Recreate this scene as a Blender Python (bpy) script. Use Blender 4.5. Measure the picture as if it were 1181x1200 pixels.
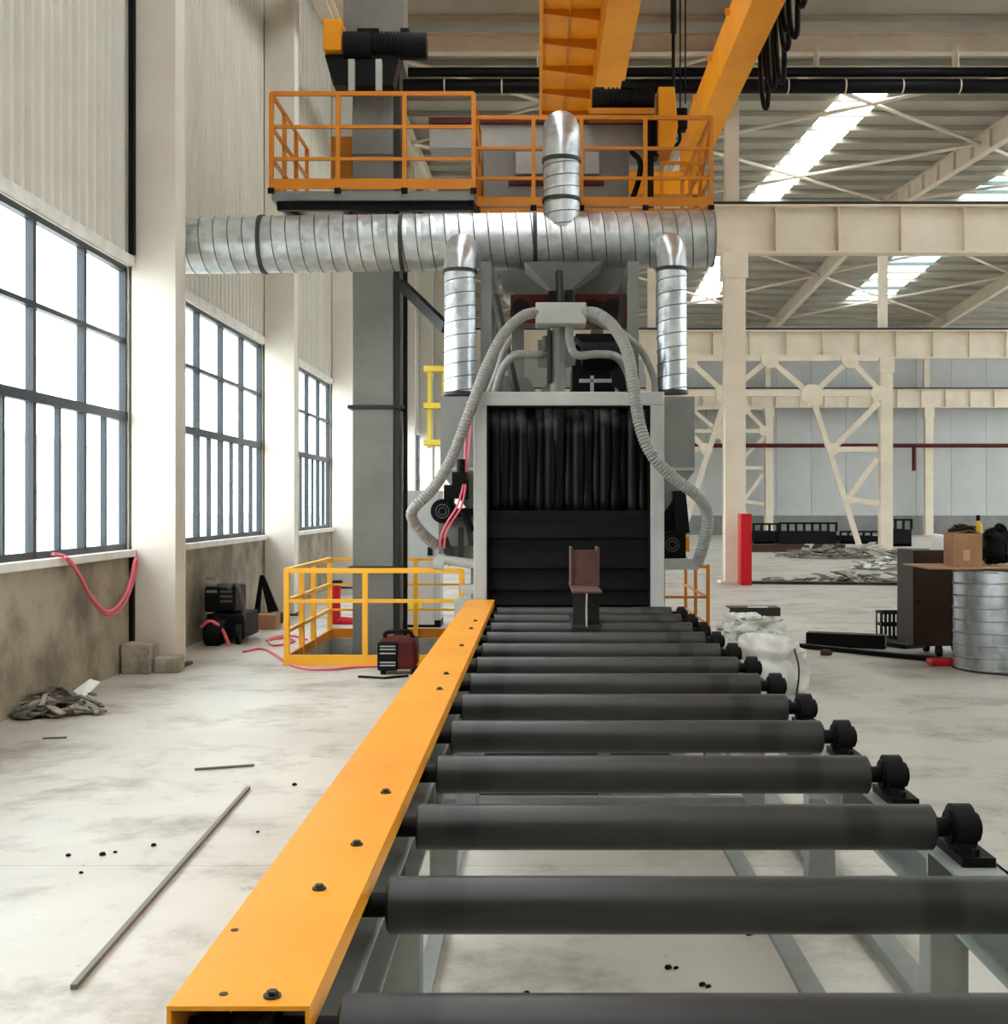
import bpy, math, random
from mathutils import Vector, noise
random.seed(7)
PI = math.pi
for o in list(bpy.data.objects): bpy.data.objects.remove(o)
S = bpy.context.scene
COL = S.collection
# ------------------------------------------------------------------ camera, world, exposure
F = 1400.0; H = 1.69
cd = bpy.data.cameras.new('camera'); cam = bpy.data.objects.new('camera', cd); COL.objects.link(cam)
cam.location = (0, 0, H); cam.rotation_euler = (PI/2, 0, 0)
cd.sensor_fit = 'AUTO'; cd.sensor_width = 36; cd.lens = F/1200*36
cd.shift_x = -(630-590.5)/1200; cd.shift_y = -8/1200
cd.clip_start = .05; cd.clip_end = 600
S.camera = cam
W = bpy.data.worlds.new('world'); S.world = W; W.use_nodes = True
bg = W.node_tree.nodes['Background']
bg.inputs[0].default_value = (.975, .985, 1, 1); bg.inputs[1].default_value = 2.1
S.view_settings.view_transform = 'Standard'; S.view_settings.look = 'None'
S.view_settings.gamma = 1; S.view_settings.use_curve_mapping = False
S.view_settings.exposure = 2.15

def P(px, py, d):                       # point of the place seen at photo position (px, py), d metres away
    return Vector(((px-630)*d/F, d, H+(592-py)*d/F))

# ------------------------------------------------------------------ materials
MATS = {}
def mat(name, c, rough=.5, metal=0, c2=None, scale=3, lo=.4, hi=.65, bump=0, bscale=40, stretch=(1,1,1), spec=.5, detail=6, coords='Object'):
    m = bpy.data.materials.new(name); m.use_nodes = True; nt = m.node_tree
    b = nt.nodes['Principled BSDF']
    b.inputs['Base Color'].default_value = (*c, 1); b.inputs['Roughness'].default_value = rough
    b.inputs['Metallic'].default_value = metal; b.inputs['Specular IOR Level'].default_value = spec
    if c2 or bump:
        tc = nt.nodes.new('ShaderNodeTexCoord'); mp = nt.nodes.new('ShaderNodeMapping')
        mp.inputs['Scale'].default_value = stretch
        if coords == 'World':
            g = nt.nodes.new('ShaderNodeNewGeometry'); nt.links.new(g.outputs['Position'], mp.inputs[0])
        else: nt.links.new(tc.outputs[coords], mp.inputs[0])
    if c2:
        n = nt.nodes.new('ShaderNodeTexNoise'); n.inputs['Scale'].default_value = scale; n.inputs['Detail'].default_value = detail
        n.inputs['Roughness'].default_value = .62
        r = nt.nodes.new('ShaderNodeValToRGB'); e = r.color_ramp.elements
        e[0].position = lo; e[0].color = (*c, 1); e[1].position = hi; e[1].color = (*c2, 1)
        nt.links.new(mp.outputs[0], n.inputs[0]); nt.links.new(n.outputs[0], r.inputs[0]); nt.links.new(r.outputs[0], b.inputs['Base Color'])
    if bump:
        n2 = nt.nodes.new('ShaderNodeTexNoise'); n2.inputs['Scale'].default_value = bscale; n2.inputs['Detail'].default_value = 4
        bp = nt.nodes.new('ShaderNodeBump'); bp.inputs['Strength'].default_value = bump; bp.inputs['Distance'].default_value = .06 if name == 'sack' else .02
        nt.links.new(mp.outputs[0], n2.inputs[0]); nt.links.new(n2.outputs[0], bp.inputs['Height']); nt.links.new(bp.outputs[0], b.inputs['Normal'])
    MATS[name] = m
    return m
mat('cream', (.76,.655,.52), .5, c2=(.68,.575,.45), scale=1.2)
mat('cream_column', (.72,.67,.59), .5, c2=(.64,.585,.50), scale=.8, bump=.05, bscale=6)
mat('panel_white', (.62,.595,.525), .32, c2=(.56,.535,.465), scale=.7)
mat('roof_sheet', (.43,.395,.325), .55, c2=(.35,.32,.26), scale=.5)
mat('far_wall', (.52,.53,.515), .6, c2=(.46,.47,.455), scale=.4)
mat('concrete_rough', (.34,.29,.215), .9, c2=(.16,.135,.10), scale=1.5, lo=.42, hi=.62, bump=.5, bscale=9)
mat('concrete_block', (.38,.34,.28), .9, c2=(.22,.19,.15), scale=5, bump=.5, bscale=25)
mat('pit_concrete', (.40,.38,.33), .9, c2=(.28,.26,.22), scale=3)
mat('sill_white', (.74,.73,.68), .6, c2=(.6,.58,.52), scale=4)
mat('window_frame', (.02,.03,.04), .4)
mat('yellow', (.86,.345,.018), .36, c2=(.76,.285,.010), scale=1.3, bump=.04, bscale=12, spec=.35)
mat('yellow_rail', (.88,.42,.02), .4)
mat('orange', (.66,.225,.012), .42, c2=(.56,.18,.008), scale=2, spec=.35)
mat('crane_orange', (.86,.33,.006), .45, c2=(.76,.275,.005), scale=.8, spec=.3)
mat('machine_grey', (.21,.213,.197), .45, c2=(.165,.168,.156), scale=1.5)
mat('machine_light', (.42,.42,.39), .45, c2=(.35,.35,.325), scale=2)
mat('elevator_grey', (.19,.186,.165), .5, c2=(.15,.147,.13), scale=1.5)
mat('rail_grey', (.26,.275,.25), .45, c2=(.185,.197,.18), scale=2.5)
mat('black_iron', (.0035,.0035,.0035), .55, spec=.14)
mat('black_paint', (.004,.004,.0045), .5, spec=.15)
mat('rubber', (.003,.003,.003), .6, spec=.1)
mat('rubber_sheet', (.002,.002,.002), .6, c2=(.008,.0078,.0075), scale=2.2, stretch=(.4,1,3), spec=.1)
mat('hose_grey', (.23,.222,.20), .5)
mat('hose_pink', (.75,.13,.17), .45)
mat('red', (.50,.004,.012), .45, spec=.3)
mat('dark_red', (.10,.006,.005), .45, c2=(.05,.004,.003), scale=6, spec=.25)
mat('red_brown', (.10,.045,.034), .65, c2=(.07,.033,.025), scale=6, spec=.25)
mat('brown_cabinet', (.040,.022,.012), .6, c2=(.027,.015,.008), scale=2, spec=.2)
mat('cardboard', (.40,.22,.115), .85, c2=(.33,.175,.09), scale=3)
mat('paper', (.86,.85,.83), .8)
mat('tape', (.55,.36,.2), .4)
mat('sack', (.66,.64,.60), .4, c2=(.45,.43,.39), scale=4, lo=.45, hi=.68, bump=.35, bscale=5)
mat('scrap_light', (.42,.37,.29), .8, c2=(.18,.16,.13), scale=8, lo=.35, hi=.6)
mat('scrap_dark', (.07,.06,.05), .8, c2=(.2,.18,.15), scale=8)
mat('steel_dark', (.025,.023,.020), .5, .4)
mat('steel_strip', (.17,.15,.12), .5, .5)
mat('cabinet_grey', (.40,.41,.40), .5)
mat('cabinet_panel', (.44,.41,.37), .5)
mat('outdoor', (.62,.60,.56), .9, c2=(.5,.49,.46), scale=.2, coords='World')
mat('outdoor_building', (.72,.70,.66), .8)
mat('outdoor_glass', (.22,.27,.30), .2)
mat('grille', (.10,.10,.10), .5, .5)
mat('label_yellow', (.75,.55,.05), .5)
mat('flesh_yellow', (.75,.48,.05), .7)

# galvanised sheet with spangle
def galv(name, c, c2):
    m = mat(name, c, .3, .85); nt = m.node_tree; b = nt.nodes['Principled BSDF']
    tc = nt.nodes.new('ShaderNodeTexCoord')
    v = nt.nodes.new('ShaderNodeTexVoronoi'); v.inputs['Scale'].default_value = 14
    n = nt.nodes.new('ShaderNodeTexNoise'); n.inputs['Scale'].default_value = 3; n.inputs['Detail'].default_value = 6
    mx = nt.nodes.new('ShaderNodeMath'); mx.operation = 'MULTIPLY_ADD'; mx.inputs[1].default_value = .35
    r = nt.nodes.new('ShaderNodeValToRGB'); e = r.color_ramp.elements
    e[0].position = .3; e[0].color = (*c2, 1); e[1].position = .85; e[1].color = (*c, 1)
    nt.links.new(tc.outputs['Object'], v.inputs[0]); nt.links.new(tc.outputs['Object'], n.inputs[0])
    sp = nt.nodes.new('ShaderNodeSeparateColor'); nt.links.new(v.outputs['Color'], sp.inputs[0])
    nt.links.new(sp.outputs[0], mx.inputs[0]); nt.links.new(n.outputs[0], mx.inputs[2])
    nt.links.new(mx.outputs[0], r.inputs[0]); nt.links.new(r.outputs[0], b.inputs['Base Color'])
    rr = nt.nodes.new('ShaderNodeMapRange'); rr.inputs[3].default_value = .22; rr.inputs[4].default_value = .42
    nt.links.new(mx.outputs[0], rr.inputs[0]); nt.links.new(rr.outputs[0], b.inputs['Roughness'])
    return m
galv('galvanised', (.66,.69,.70), (.42,.44,.45))
galv('galvanised_dark', (.46,.49,.50), (.28,.30,.31))
mat('seam_dark', (.10,.105,.11), .45, .6)
mat('ring_dark', (.03,.03,.03), .5, .3)

# window glass: thin clear pane
def pane_mat(name, tint, gl):
    m = bpy.data.materials.new(name); m.use_nodes = True; nt = m.node_tree
    nt.nodes.remove(nt.nodes['Principled BSDF']); out = nt.nodes['Material Output']
    t = nt.nodes.new('ShaderNodeBsdfTransparent'); t.inputs[0].default_value = (*tint, 1)
    g = nt.nodes.new('ShaderNodeBsdfGlossy'); g.inputs['Roughness'].default_value = .02
    lw = nt.nodes.new('ShaderNodeLayerWeight'); lw.inputs[0].default_value = .5
    f = nt.nodes.new('ShaderNodeMath'); f.operation = 'POWER'; f.inputs[1].default_value = 5; nt.links.new(lw.outputs['Facing'], f.inputs[0])
    k = nt.nodes.new('ShaderNodeMath'); k.operation = 'MULTIPLY_ADD'; k.inputs[1].default_value = .9*gl; k.inputs[2].default_value = .03
    mx = nt.nodes.new('ShaderNodeMixShader')
    nt.links.new(f.outputs[0], k.inputs[0]); nt.links.new(k.outputs[0], mx.inputs[0]); nt.links.new(t.outputs[0], mx.inputs[1])
    nt.links.new(g.outputs[0], mx.inputs[2]); nt.links.new(mx.outputs[0], out.inputs[0])
    MATS[name] = m
pane_mat('glass', (.93,.97,.98), 1)
def skylight_mat():
    m = bpy.data.materials.new('skylight_sheet'); m.use_nodes = True; nt = m.node_tree
    nt.nodes.remove(nt.nodes['Principled BSDF']); out = nt.nodes['Material Output']
    t = nt.nodes.new('ShaderNodeBsdfTransparent'); t.inputs[0].default_value = (.9,.93,.92,1)
    g = nt.nodes.new('ShaderNodeBsdfTranslucent'); g.inputs[0].default_value = (.85,.9,.9,1)
    mx = nt.nodes.new('ShaderNodeMixShader'); mx.inputs[0].default_value = .4
    nt.links.new(t.outputs[0], mx.inputs[1]); nt.links.new(g.outputs[0], mx.inputs[2]); nt.links.new(mx.outputs[0], out.inputs[0])
    MATS['skylight_sheet'] = m
skylight_mat()
pane_mat('skylight_blue', (.16,.26,.30), .6)

def floor_mat():
    m = mat('floor_concrete', (.5,.48,.43), .42); nt = m.node_tree; b = nt.nodes['Principled BSDF']; L = nt.links.new
    g = nt.nodes.new('ShaderNodeNewGeometry')
    def noise_(sc, det, rough=.6):
        n = nt.nodes.new('ShaderNodeTexNoise'); n.inputs['Scale'].default_value = sc; n.inputs['Detail'].default_value = det
        n.inputs['Roughness'].default_value = rough; L(g.outputs['Position'], n.inputs[0]); return n
    def ramp(n, lo, a, hi, c):
        r = nt.nodes.new('ShaderNodeValToRGB'); e = r.color_ramp.elements
        e[0].position = lo; e[0].color = (*a, 1); e[1].position = hi; e[1].color = (*c, 1); L(n.outputs[0], r.inputs[0]); return r
    def mul(a, c):
        x = nt.nodes.new('ShaderNodeMix'); x.data_type = 'RGBA'; x.blend_type = 'MULTIPLY'; x.inputs[0].default_value = 1
        L(a, x.inputs[6]); L(c, x.inputs[7]); return x.outputs[2]
    base = ramp(noise_(.45, 8), .35, (.53,.50,.44), .68, (.38,.35,.295))
    st = ramp(noise_(1.3, 9, .7), .32, (.50,.455,.40), .50, (1,1,1))
    sp = ramp(noise_(9, 3), .24, (.45,.42,.38), .33, (1,1,1))
    c = mul(mul(base.outputs[0], st.outputs[0]), sp.outputs[0])
    # saw-cut joints
    s = nt.nodes.new('ShaderNodeSeparateXYZ'); L(g.outputs['Position'], s.inputs[0])
    def joint(ax, per, off):
        a = nt.nodes.new('ShaderNodeMath'); a.operation = 'ADD'; a.inputs[1].default_value = off; L(s.outputs[ax], a.inputs[0])
        w = nt.nodes.new('ShaderNodeMath'); w.operation = 'PINGPONG'; w.inputs[1].default_value = per/2; L(a.outputs[0], w.inputs[0])
        r = nt.nodes.new('ShaderNodeMath'); r.operation = 'GREATER_THAN'; r.inputs[1].default_value = .006; L(w.outputs[0], r.inputs[0])
        q = nt.nodes.new('ShaderNodeMapRange'); q.inputs[3].default_value = .72; q.inputs[4].default_value = 1; L(r.outputs[0], q.inputs[0])
        return q.outputs[0]
    c = mul(c, joint(1, 5.5, -5.6))
    L(c, b.inputs['Base Color'])
    rr = nt.nodes.new('ShaderNodeMapRange'); rr.inputs[3].default_value = .3; rr.inputs[4].default_value = .6
    L(noise_(1.1, 5).outputs[0], rr.inputs[0]); L(rr.outputs[0], b.inputs['Roughness'])
    bp = nt.nodes.new('ShaderNodeBump'); bp.inputs['Strength'].default_value = .12; bp.inputs['Distance'].default_value = .01
    L(noise_(25, 4).outputs[0], bp.inputs['Height']); L(bp.outputs[0], b.inputs['Normal'])
floor_mat()
def roller_mat():
    m = mat('roller_steel', (.05,.052,.048), .38, .0, spec=.5); nt = m.node_tree; b = nt.nodes['Principled BSDF']; L = nt.links.new
    tc = nt.nodes.new('ShaderNodeTexCoord'); s = nt.nodes.new('ShaderNodeSeparateXYZ'); L(tc.outputs['Object'], s.inputs[0])
    n = nt.nodes.new('ShaderNodeTexNoise'); n.inputs['Scale'].default_value = 9; n.inputs['Detail'].default_value = 6
    mp = nt.nodes.new('ShaderNodeMapping'); mp.inputs['Scale'].default_value = (.25, 1, 1); L(tc.outputs['Object'], mp.inputs[0]); L(mp.outputs[0], n.inputs[0])
    r = nt.nodes.new('ShaderNodeValToRGB'); e = r.color_ramp.elements
    e[0].position = .35; e[0].color = (.013,.013,.0115,1); e[1].position = .7; e[1].color = (.030,.030,.026,1); L(n.outputs[0], r.inputs[0])
    col = r.outputs[0]
    for cx, w in ((-.615, .05), (.535, .05)):            # rubbed dark bands that run round the roller
        a = nt.nodes.new('ShaderNodeMath'); a.operation = 'SUBTRACT'; a.inputs[1].default_value = cx; L(s.outputs[0], a.inputs[0])
        q = nt.nodes.new('ShaderNodeMath'); q.operation = 'ABSOLUTE'; L(a.outputs[0], q.inputs[0])
        k = nt.nodes.new('ShaderNodeMapRange'); k.inputs[1].default_value = w*.7; k.inputs[2].default_value = w*1.15; k.inputs[3].default_value = .3; k.inputs[4].default_value = 1
        L(q.outputs[0], k.inputs[0])
        x = nt.nodes.new('ShaderNodeMix'); x.data_type = 'RGBA'; x.blend_type = 'MULTIPLY'; x.inputs[0].default_value = 1
        L(col, x.inputs[6]); L(k.outputs[0], x.inputs[7]); col = x.outputs[2]
    L(col, b.inputs['Base Color'])
roller_mat()
def dusty_mat():        # black rubber with a dusty greyish band of wear at the top of the curtain
    m = mat('rubber_dusty', (.003,.003,.003), .42, spec=.14); nt = m.node_tree; b = nt.nodes['Principled BSDF']; L = nt.links.new
    g = nt.nodes.new('ShaderNodeNewGeometry'); s = nt.nodes.new('ShaderNodeSeparateXYZ'); L(g.outputs['Position'], s.inputs[0])
    mr = nt.nodes.new('ShaderNodeMapRange'); mr.inputs[1].default_value = 2.34; mr.inputs[2].default_value = 2.58; L(s.outputs[2], mr.inputs[0])
    n = nt.nodes.new('ShaderNodeTexNoise'); n.inputs['Scale'].default_value = 5; n.inputs['Detail'].default_value = 6; L(g.outputs['Position'], n.inputs[0])
    nr = nt.nodes.new('ShaderNodeMapRange'); nr.inputs[1].default_value = .36; nr.inputs[2].default_value = .6; L(n.outputs[0], nr.inputs[0])
    k = nt.nodes.new('ShaderNodeMath'); k.operation = 'MULTIPLY'; L(mr.outputs[0], k.inputs[0]); L(nr.outputs[0], k.inputs[1])
    x = nt.nodes.new('ShaderNodeMix'); x.data_type = 'RGBA'; L(k.outputs[0], x.inputs[0])
    x.inputs[6].default_value = (.003,.003,.003,1); x.inputs[7].default_value = (.14,.135,.13,1); L(x.outputs[2], b.inputs['Base Color'])
dusty_mat()

# ------------------------------------------------------------------ mesh helpers
WL = {}          # world position of every object's origin
class MB:
    def __init__(s): s.v = []; s.f = []
    def add(s, vs, fs):
        n = len(s.v); s.v += [Vector(v) for v in vs]; s.f += [tuple(i+n for i in f) for f in fs]; return s
    def box(s, x0, x1, y0, y1, z0, z1):
        return s.add([(x0,y0,z0),(x1,y0,z0),(x1,y1,z0),(x0,y1,z0),(x0,y0,z1),(x1,y0,z1),(x1,y1,z1),(x0,y1,z1)],
                     [(0,3,2,1),(4,5,6,7),(0,1,5,4),(1,2,6,5),(2,3,7,6),(3,0,4,7)])
    def bar(s, p, q, w, h=None, up=(0,0,1)):
        p, q = Vector(p), Vector(q); h = h or w; d = (q-p).normalized(); u = Vector(up)
        if abs(d.dot(u)) > .98: u = Vector((0,1,0))
        a = d.cross(u).normalized(); b = a.cross(d); vs = []
        for c in (p, q):
            for i, j in ((-1,-1),(1,-1),(1,1),(-1,1)): vs.append(c+a*(i*w/2)+b*(j*h/2))
        return s.add(vs, [(3,2,1,0),(4,5,6,7),(0,1,5,4),(1,2,6,5),(2,3,7,6),(3,0,4,7)])
    def tube(s, pts, r, seg=12, caps=True, rfun=None):
        pts = [Vector(p) for p in pts]; n = len(pts); rings = []
        t0 = (pts[1]-pts[0]).normalized(); u = Vector((0,0,1))
        if abs(t0.dot(u)) > .9: u = Vector((0,1,0))
        a = t0.cross(u).normalized()
        vs = []
        for i in range(n):
            t = (pts[min(i+1,n-1)]-pts[max(i-1,0)]).normalized()
            a = (a-t*a.dot(t)).normalized(); b = t.cross(a)
            rr = rfun(i) if rfun else (r[i] if isinstance(r,(list,tuple)) else r)
            for k in range(seg):
                an = 2*PI*k/seg; vs.append(pts[i]+(a*math.cos(an)+b*math.sin(an))*rr)
        fs = []
        for i in range(n-1):
            for k in range(seg):
                k2 = (k+1)%seg; fs.append((i*seg+k, i*seg+k2, (i+1)*seg+k2, (i+1)*seg+k))
        if caps: fs += [tuple(range(seg-1,-1,-1)), tuple((n-1)*seg+k for k in range(seg))]
        return s.add(vs, fs)
    def cyl(s, p, q, r, seg=20, r2=None): return s.tube([p, q], [r, r if r2 is None else r2], seg)
    def prism(s, poly, y0, y1):       # poly in (x, z), extruded along y
        n = len(poly); vs = [(x,y0,z) for x,z in poly]+[(x,y1,z) for x,z in poly]
        fs = [tuple(range(n)), tuple(range(2*n-1,n-1,-1))]+[(i,i+n,(i+1)%n+n,(i+1)%n) for i in range(n)]
        return s.add(vs, fs)
    def prismx(s, poly, x0, x1):      # poly in (y, z), extruded along x
        n = len(poly); vs = [(x0,y,z) for y,z in poly]+[(x1,y,z) for y,z in poly]
        fs = [tuple(range(n-1,-1,-1)), tuple(range(n,2*n))]+[(i,(i+1)%n,(i+1)%n+n,i+n) for i in range(n)]
        return s.add(vs, fs)
    def prismz(s, poly, z0, z1):
        n = len(poly); vs = [(x,y,z0) for x,y in poly]+[(x,y,z1) for x,y in poly]
        fs = [tuple(range(n-1,-1,-1)), tuple(range(n,2*n))]+[(i,(i+1)%n,(i+1)%n+n,i+n) for i in range(n)]
        return s.add(vs, fs)
    def spiral(s, p, q, r, pitch=.15, amp=.007, seg=40, sub=6):
        p, q = Vector(p), Vector(q); L = (q-p).length; d = (q-p).normalized(); u = Vector((0,0,1))
        if abs(d.dot(u)) > .9: u = Vector((0,1,0))
        a = d.cross(u).normalized(); b = d.cross(a)
        n = int(L/pitch*sub); vs = []
        for i in range(n+1):
            t = L*i/n
            for k in range(seg):
                ph = (t/pitch - k/seg) % 1.0
                rr = r + (amp if ph < .17 else 0) + (-.35*amp if .17 <= ph < .34 else 0); an = 2*PI*k/seg
                vs.append(p+d*t+(a*math.cos(an)+b*math.sin(an))*rr)
        fs = [(i*seg+k, i*seg+(k+1)%seg, (i+1)*seg+(k+1)%seg, (i+1)*seg+k) for i in range(n) for k in range(seg)]
        return s.add(vs, fs)
    def helix(s, p, q, r, pitch, w=.006, seg=40):
        p, q = Vector(p), Vector(q); L = (q-p).length; d = (q-p).normalized(); u = Vector((0,0,1))
        if abs(d.dot(u)) > .9: u = Vector((0,1,0))
        a = d.cross(u).normalized(); b = d.cross(a); n = int(L/pitch*seg); vs = []
        for i in range(n+1):
            t = L*i/n; an = 2*PI*t/pitch; e = a*math.cos(an)+b*math.sin(an)
            t = min(max(t, w), L-w)
            vs += [p+d*(t-w)+e*r, p+d*t+e*(r+w), p+d*(t+w)+e*r]
        return s.add(vs, [(3*i+j, 3*i+j+1, 3*i+j+4, 3*i+j+3) for i in range(n) for j in range(2)])
    def build(s, name, m, parent=None, smooth=None, bevel=0, label=None):
        xs = [v.x for v in s.v]; ys = [v.y for v in s.v]; zs = [v.z for v in s.v]
        o0 = Vector(((min(xs)+max(xs))/2, (min(ys)+max(ys))/2, (min(zs)+max(zs))/2 if parent else min(zs)))
        me = bpy.data.meshes.new(name); me.from_pydata([v-o0 for v in s.v], [], s.f); me.validate()
        import bmesh
        bm = bmesh.new(); bm.from_mesh(me); bmesh.ops.recalc_face_normals(bm, faces=bm.faces); bm.to_mesh(me); bm.free()
        me.materials.append(MATS[m])
        if smooth:
            for p in me.polygons: p.use_smooth = True
            me.set_sharp_from_angle(angle=math.radians(smooth))
        o = bpy.data.objects.new(name, me); COL.objects.link(o)
        if bevel:
            bv = o.modifiers.new('bevel', 'BEVEL'); bv.width = bevel; bv.segments = 2; bv.limit_method = 'ANGLE'
        WL[o] = o0
        if parent: o.parent = parent; o.location = o0-WL[parent]
        else: o.location = o0
        if label: o['label'] = label
        return o
def tag(o, label, cat, group=None, kind=None):
    o['label'] = label; o['category'] = cat
    if group: o['group'] = group
    if kind: o['kind'] = kind
    return o
def thing(name, loc, label, cat, group=None, kind=None):
    o = bpy.data.objects.new(name, None); COL.objects.link(o); o.empty_display_size = .1
    o.location = loc; WL[o] = Vector(loc); return tag(o, label, cat, group, kind)
def clone(o, delta, parent=None, label=None, root=True):
    c = o.copy(); COL.objects.link(c); WL[c] = WL[o]+Vector(delta)
    if root:
        c.parent = parent
        c.location = WL[c]-(WL[parent] if parent else Vector((0,0,0)))
    else: c.parent = parent
    if label: c['label'] = label
    for ch in o.children: clone(ch, delta, c, None, False)
    return c
def B(*a): return MB().box(*a)
def spline(pts, n=10):
    pts = [Vector(p) for p in pts]; out = []
    q = [pts[0]*2-pts[1]]+pts+[pts[-1]*2-pts[-2]]
    for i in range(1, len(q)-2):
        for k in range(n):
            t = k/n; a, b, c, d = q[i-1:i+3]
            out.append(.5*((2*b)+(c-a)*t+(2*a-5*b+4*c-d)*t*t+(3*b-a-3*c+d)*t**3))
    out.append(pts[-1]); return out
def resample(pts, step):
    out = [pts[0]]; acc = 0
    for a, b in zip(pts, pts[1:]):
        L = (b-a).length
        while acc+L >= step:
            t = (step-acc)/L; a = a.lerp(b, t); out.append(a); L = (b-a).length; acc = 0
        acc += L
    return out
def hose(name, pts, r, m, parent, ribbed=True, label=None):
    pts = resample(spline(pts, 14), .0105 if ribbed else .03)
    mb = MB()
    if ribbed: mb.tube(pts, r, 14, True, lambda i: r*(1.0 if i % 3 else .86))
    else: mb.tube(pts, r, 8)
    return mb.build(name, m, parent, smooth=60, label=label)

# ------------------------------------------------------------------ setting
XW = -4.19            # inner face of the left (gable end) wall
YC = [12.3+6.0*j for j in range(-2, 10)]      # fronts of the wall columns
RIDGE = 45.0
def roof(y): return 13.3-.06*abs(y-RIDGE)
# floor with the pit opening
PX0, PX1, PY0, PY1 = -2.62, -.85, 12.7, 15.15
fl = MB()
xs = [-4.45, PX0, PX1, 42]; ys = [-10, PY0, PY1, 70]
for i in range(3):
    for j in range(3):
        if (i, j) != (1, 1): fl.add([(xs[i],ys[j],0),(xs[i+1],ys[j],0),(xs[i+1],ys[j+1],0),(xs[i],ys[j+1],0)], [(0,1,2,3)])
floor = tag(fl.build('floor', 'floor_concrete'), 'stained pale concrete hall floor', 'floor', kind='structure')
pw = MB()
pw.add([(PX0,PY0,0),(PX1,PY0,0),(PX1,PY1,0),(PX0,PY1,0),(PX0,PY0,-1.6),(PX1,PY0,-1.6),(PX1,PY1,-1.6),(PX0,PY1,-1.6)],
       [(0,1,5,4),(1,2,6,5),(2,3,7,6),(3,0,4,7),(4,5,6,7)])
pw.build('pit_lining', 'pit_concrete', floor)
# left wall
wl = thing('wall_left', (XW, 30, 0), 'left hall wall of rough concrete below and ribbed white sheeting above', 'wall', kind='structure')
B(XW-.22, XW, -10, 68, 0, 1.16).build('concrete_plinth', 'concrete_rough', wl)
for j in range(len(YC)-1):
    B(XW-.22, XW+.06, YC[j]+.38, YC[j+1], 1.16, 1.235).build('sill', 'sill_white', wl, bevel=.01)
    B(XW-.02, XW+.035, YC[j]+.38, YC[j+1], 4.15, 4.25).build('head_trim', 'sill_white', wl)
B(XW-.22, XW-.02, -10, YC[0]+.38, 1.16, 4.25).build('wall_infill', 'panel_white', wl)
B(XW-.22, XW-.02, YC[-1], 68, 1.16, 4.25).build('wall_infill', 'panel_white', wl)
for yc in YC[1:-1]: B(XW-.22, XW-.02, yc, yc+.38, 1.16, 4.25).build('wall_infill', 'panel_white', wl)
# ribbed sheets 1 m wide, five ribs each
def sheet(y0, ztop):
    prof = []; 
    for k in range(5):
        y = y0+.2*k; prof += [(y, 0), (y+.075, 0), (y+.09, .045), (y+.145, .045), (y+.16, 0)]
    prof.append((y0+1.0, 0))
    vs = [(XW-.05+a, y, 4.2) for y, a in prof]+[(XW-.05+a, y, ztop) for y, a in prof]; n = len(prof)
    return MB().add(vs, [(i+1, i, i+n, i+n+1) for i in range(n-1)])
for k in range(-10, 68): sheet(k, roof(k)).build('wall_sheet', 'panel_white', wl)
B(XW-.2, XW-.12, -10, 68, 4.2, 13.5).build('wall_backing', 'panel_white', wl)
# windows
def make_window(y0, y1):
    w = thing('window_1', (XW-.08, (y0+y1)/2, 1.235), 'dark framed factory window in the left wall', 'window', kind='structure')
    x0, x1 = XW-.11, XW-.04; z0, z1 = 1.235, 4.15; n = 5; pw_ = (y1-y0)/n
    zt = [3.38, 2.6]
    for z in (z0+.03, z1-.03): B(x0, x1, y0, y1, z-.03, z+.03).build('frame_rail', 'window_frame', w)
    B(x0, x1, y0, y1, zt[0]-.022, zt[0]+.022).build('transom', 'window_frame', w)
    B(x0, x1+.01, y0, y1, zt[1]-.045, zt[1]+.045).build('transom', 'window_frame', w)
    for k in range(n+1):
        y = y0+pw_*k; B(x0, x1, y-.035, y+.035, z0, z1).build('mullion', 'window_frame', w)
    for k in range(n):
        a, b = y0+pw_*k+.035, y0+pw_*(k+1)-.035; m = (a+b)/2
        B(x0+.01, x1-.01, m-.022, m+.022, z0+.06, zt[1]-.045).build('sash_stile', 'window_frame', w)
        for lo, hi in ((zt[1]+.045, zt[0]-.022), (zt[0]+.022, z1-.06)):
            B(x0+.03, x0+.036, a, b, lo, hi).build('pane', 'glass', w)
        for lo, hi in ((a, m-.022), (m+.022, b)):
            B(x0+.03, x0+.036, lo, hi, z0+.06, zt[1]-.045).build('pane', 'glass', w)
    return w
wins = ['beside the hanging pink hose', 'above the black welding machine', 'behind the pit railing, left of the elevator']
w1 = make_window(YC[1]+.38, YC[2]); w1['label'] = 'dark framed factory window '+wins[0]
n_ = 2
for j in range(len(YC)-1):
    if j == 1: continue
    c = clone(w1, (0, 6.0*(j-1), 0)); c.name = 'window_%d' % n_; n_ += 1
    c['label'] = 'dark framed factory window '+(wins[j-1] if j in (2, 3) else 'further along the left wall' if j > 3 else 'nearer end of the left wall')
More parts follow.
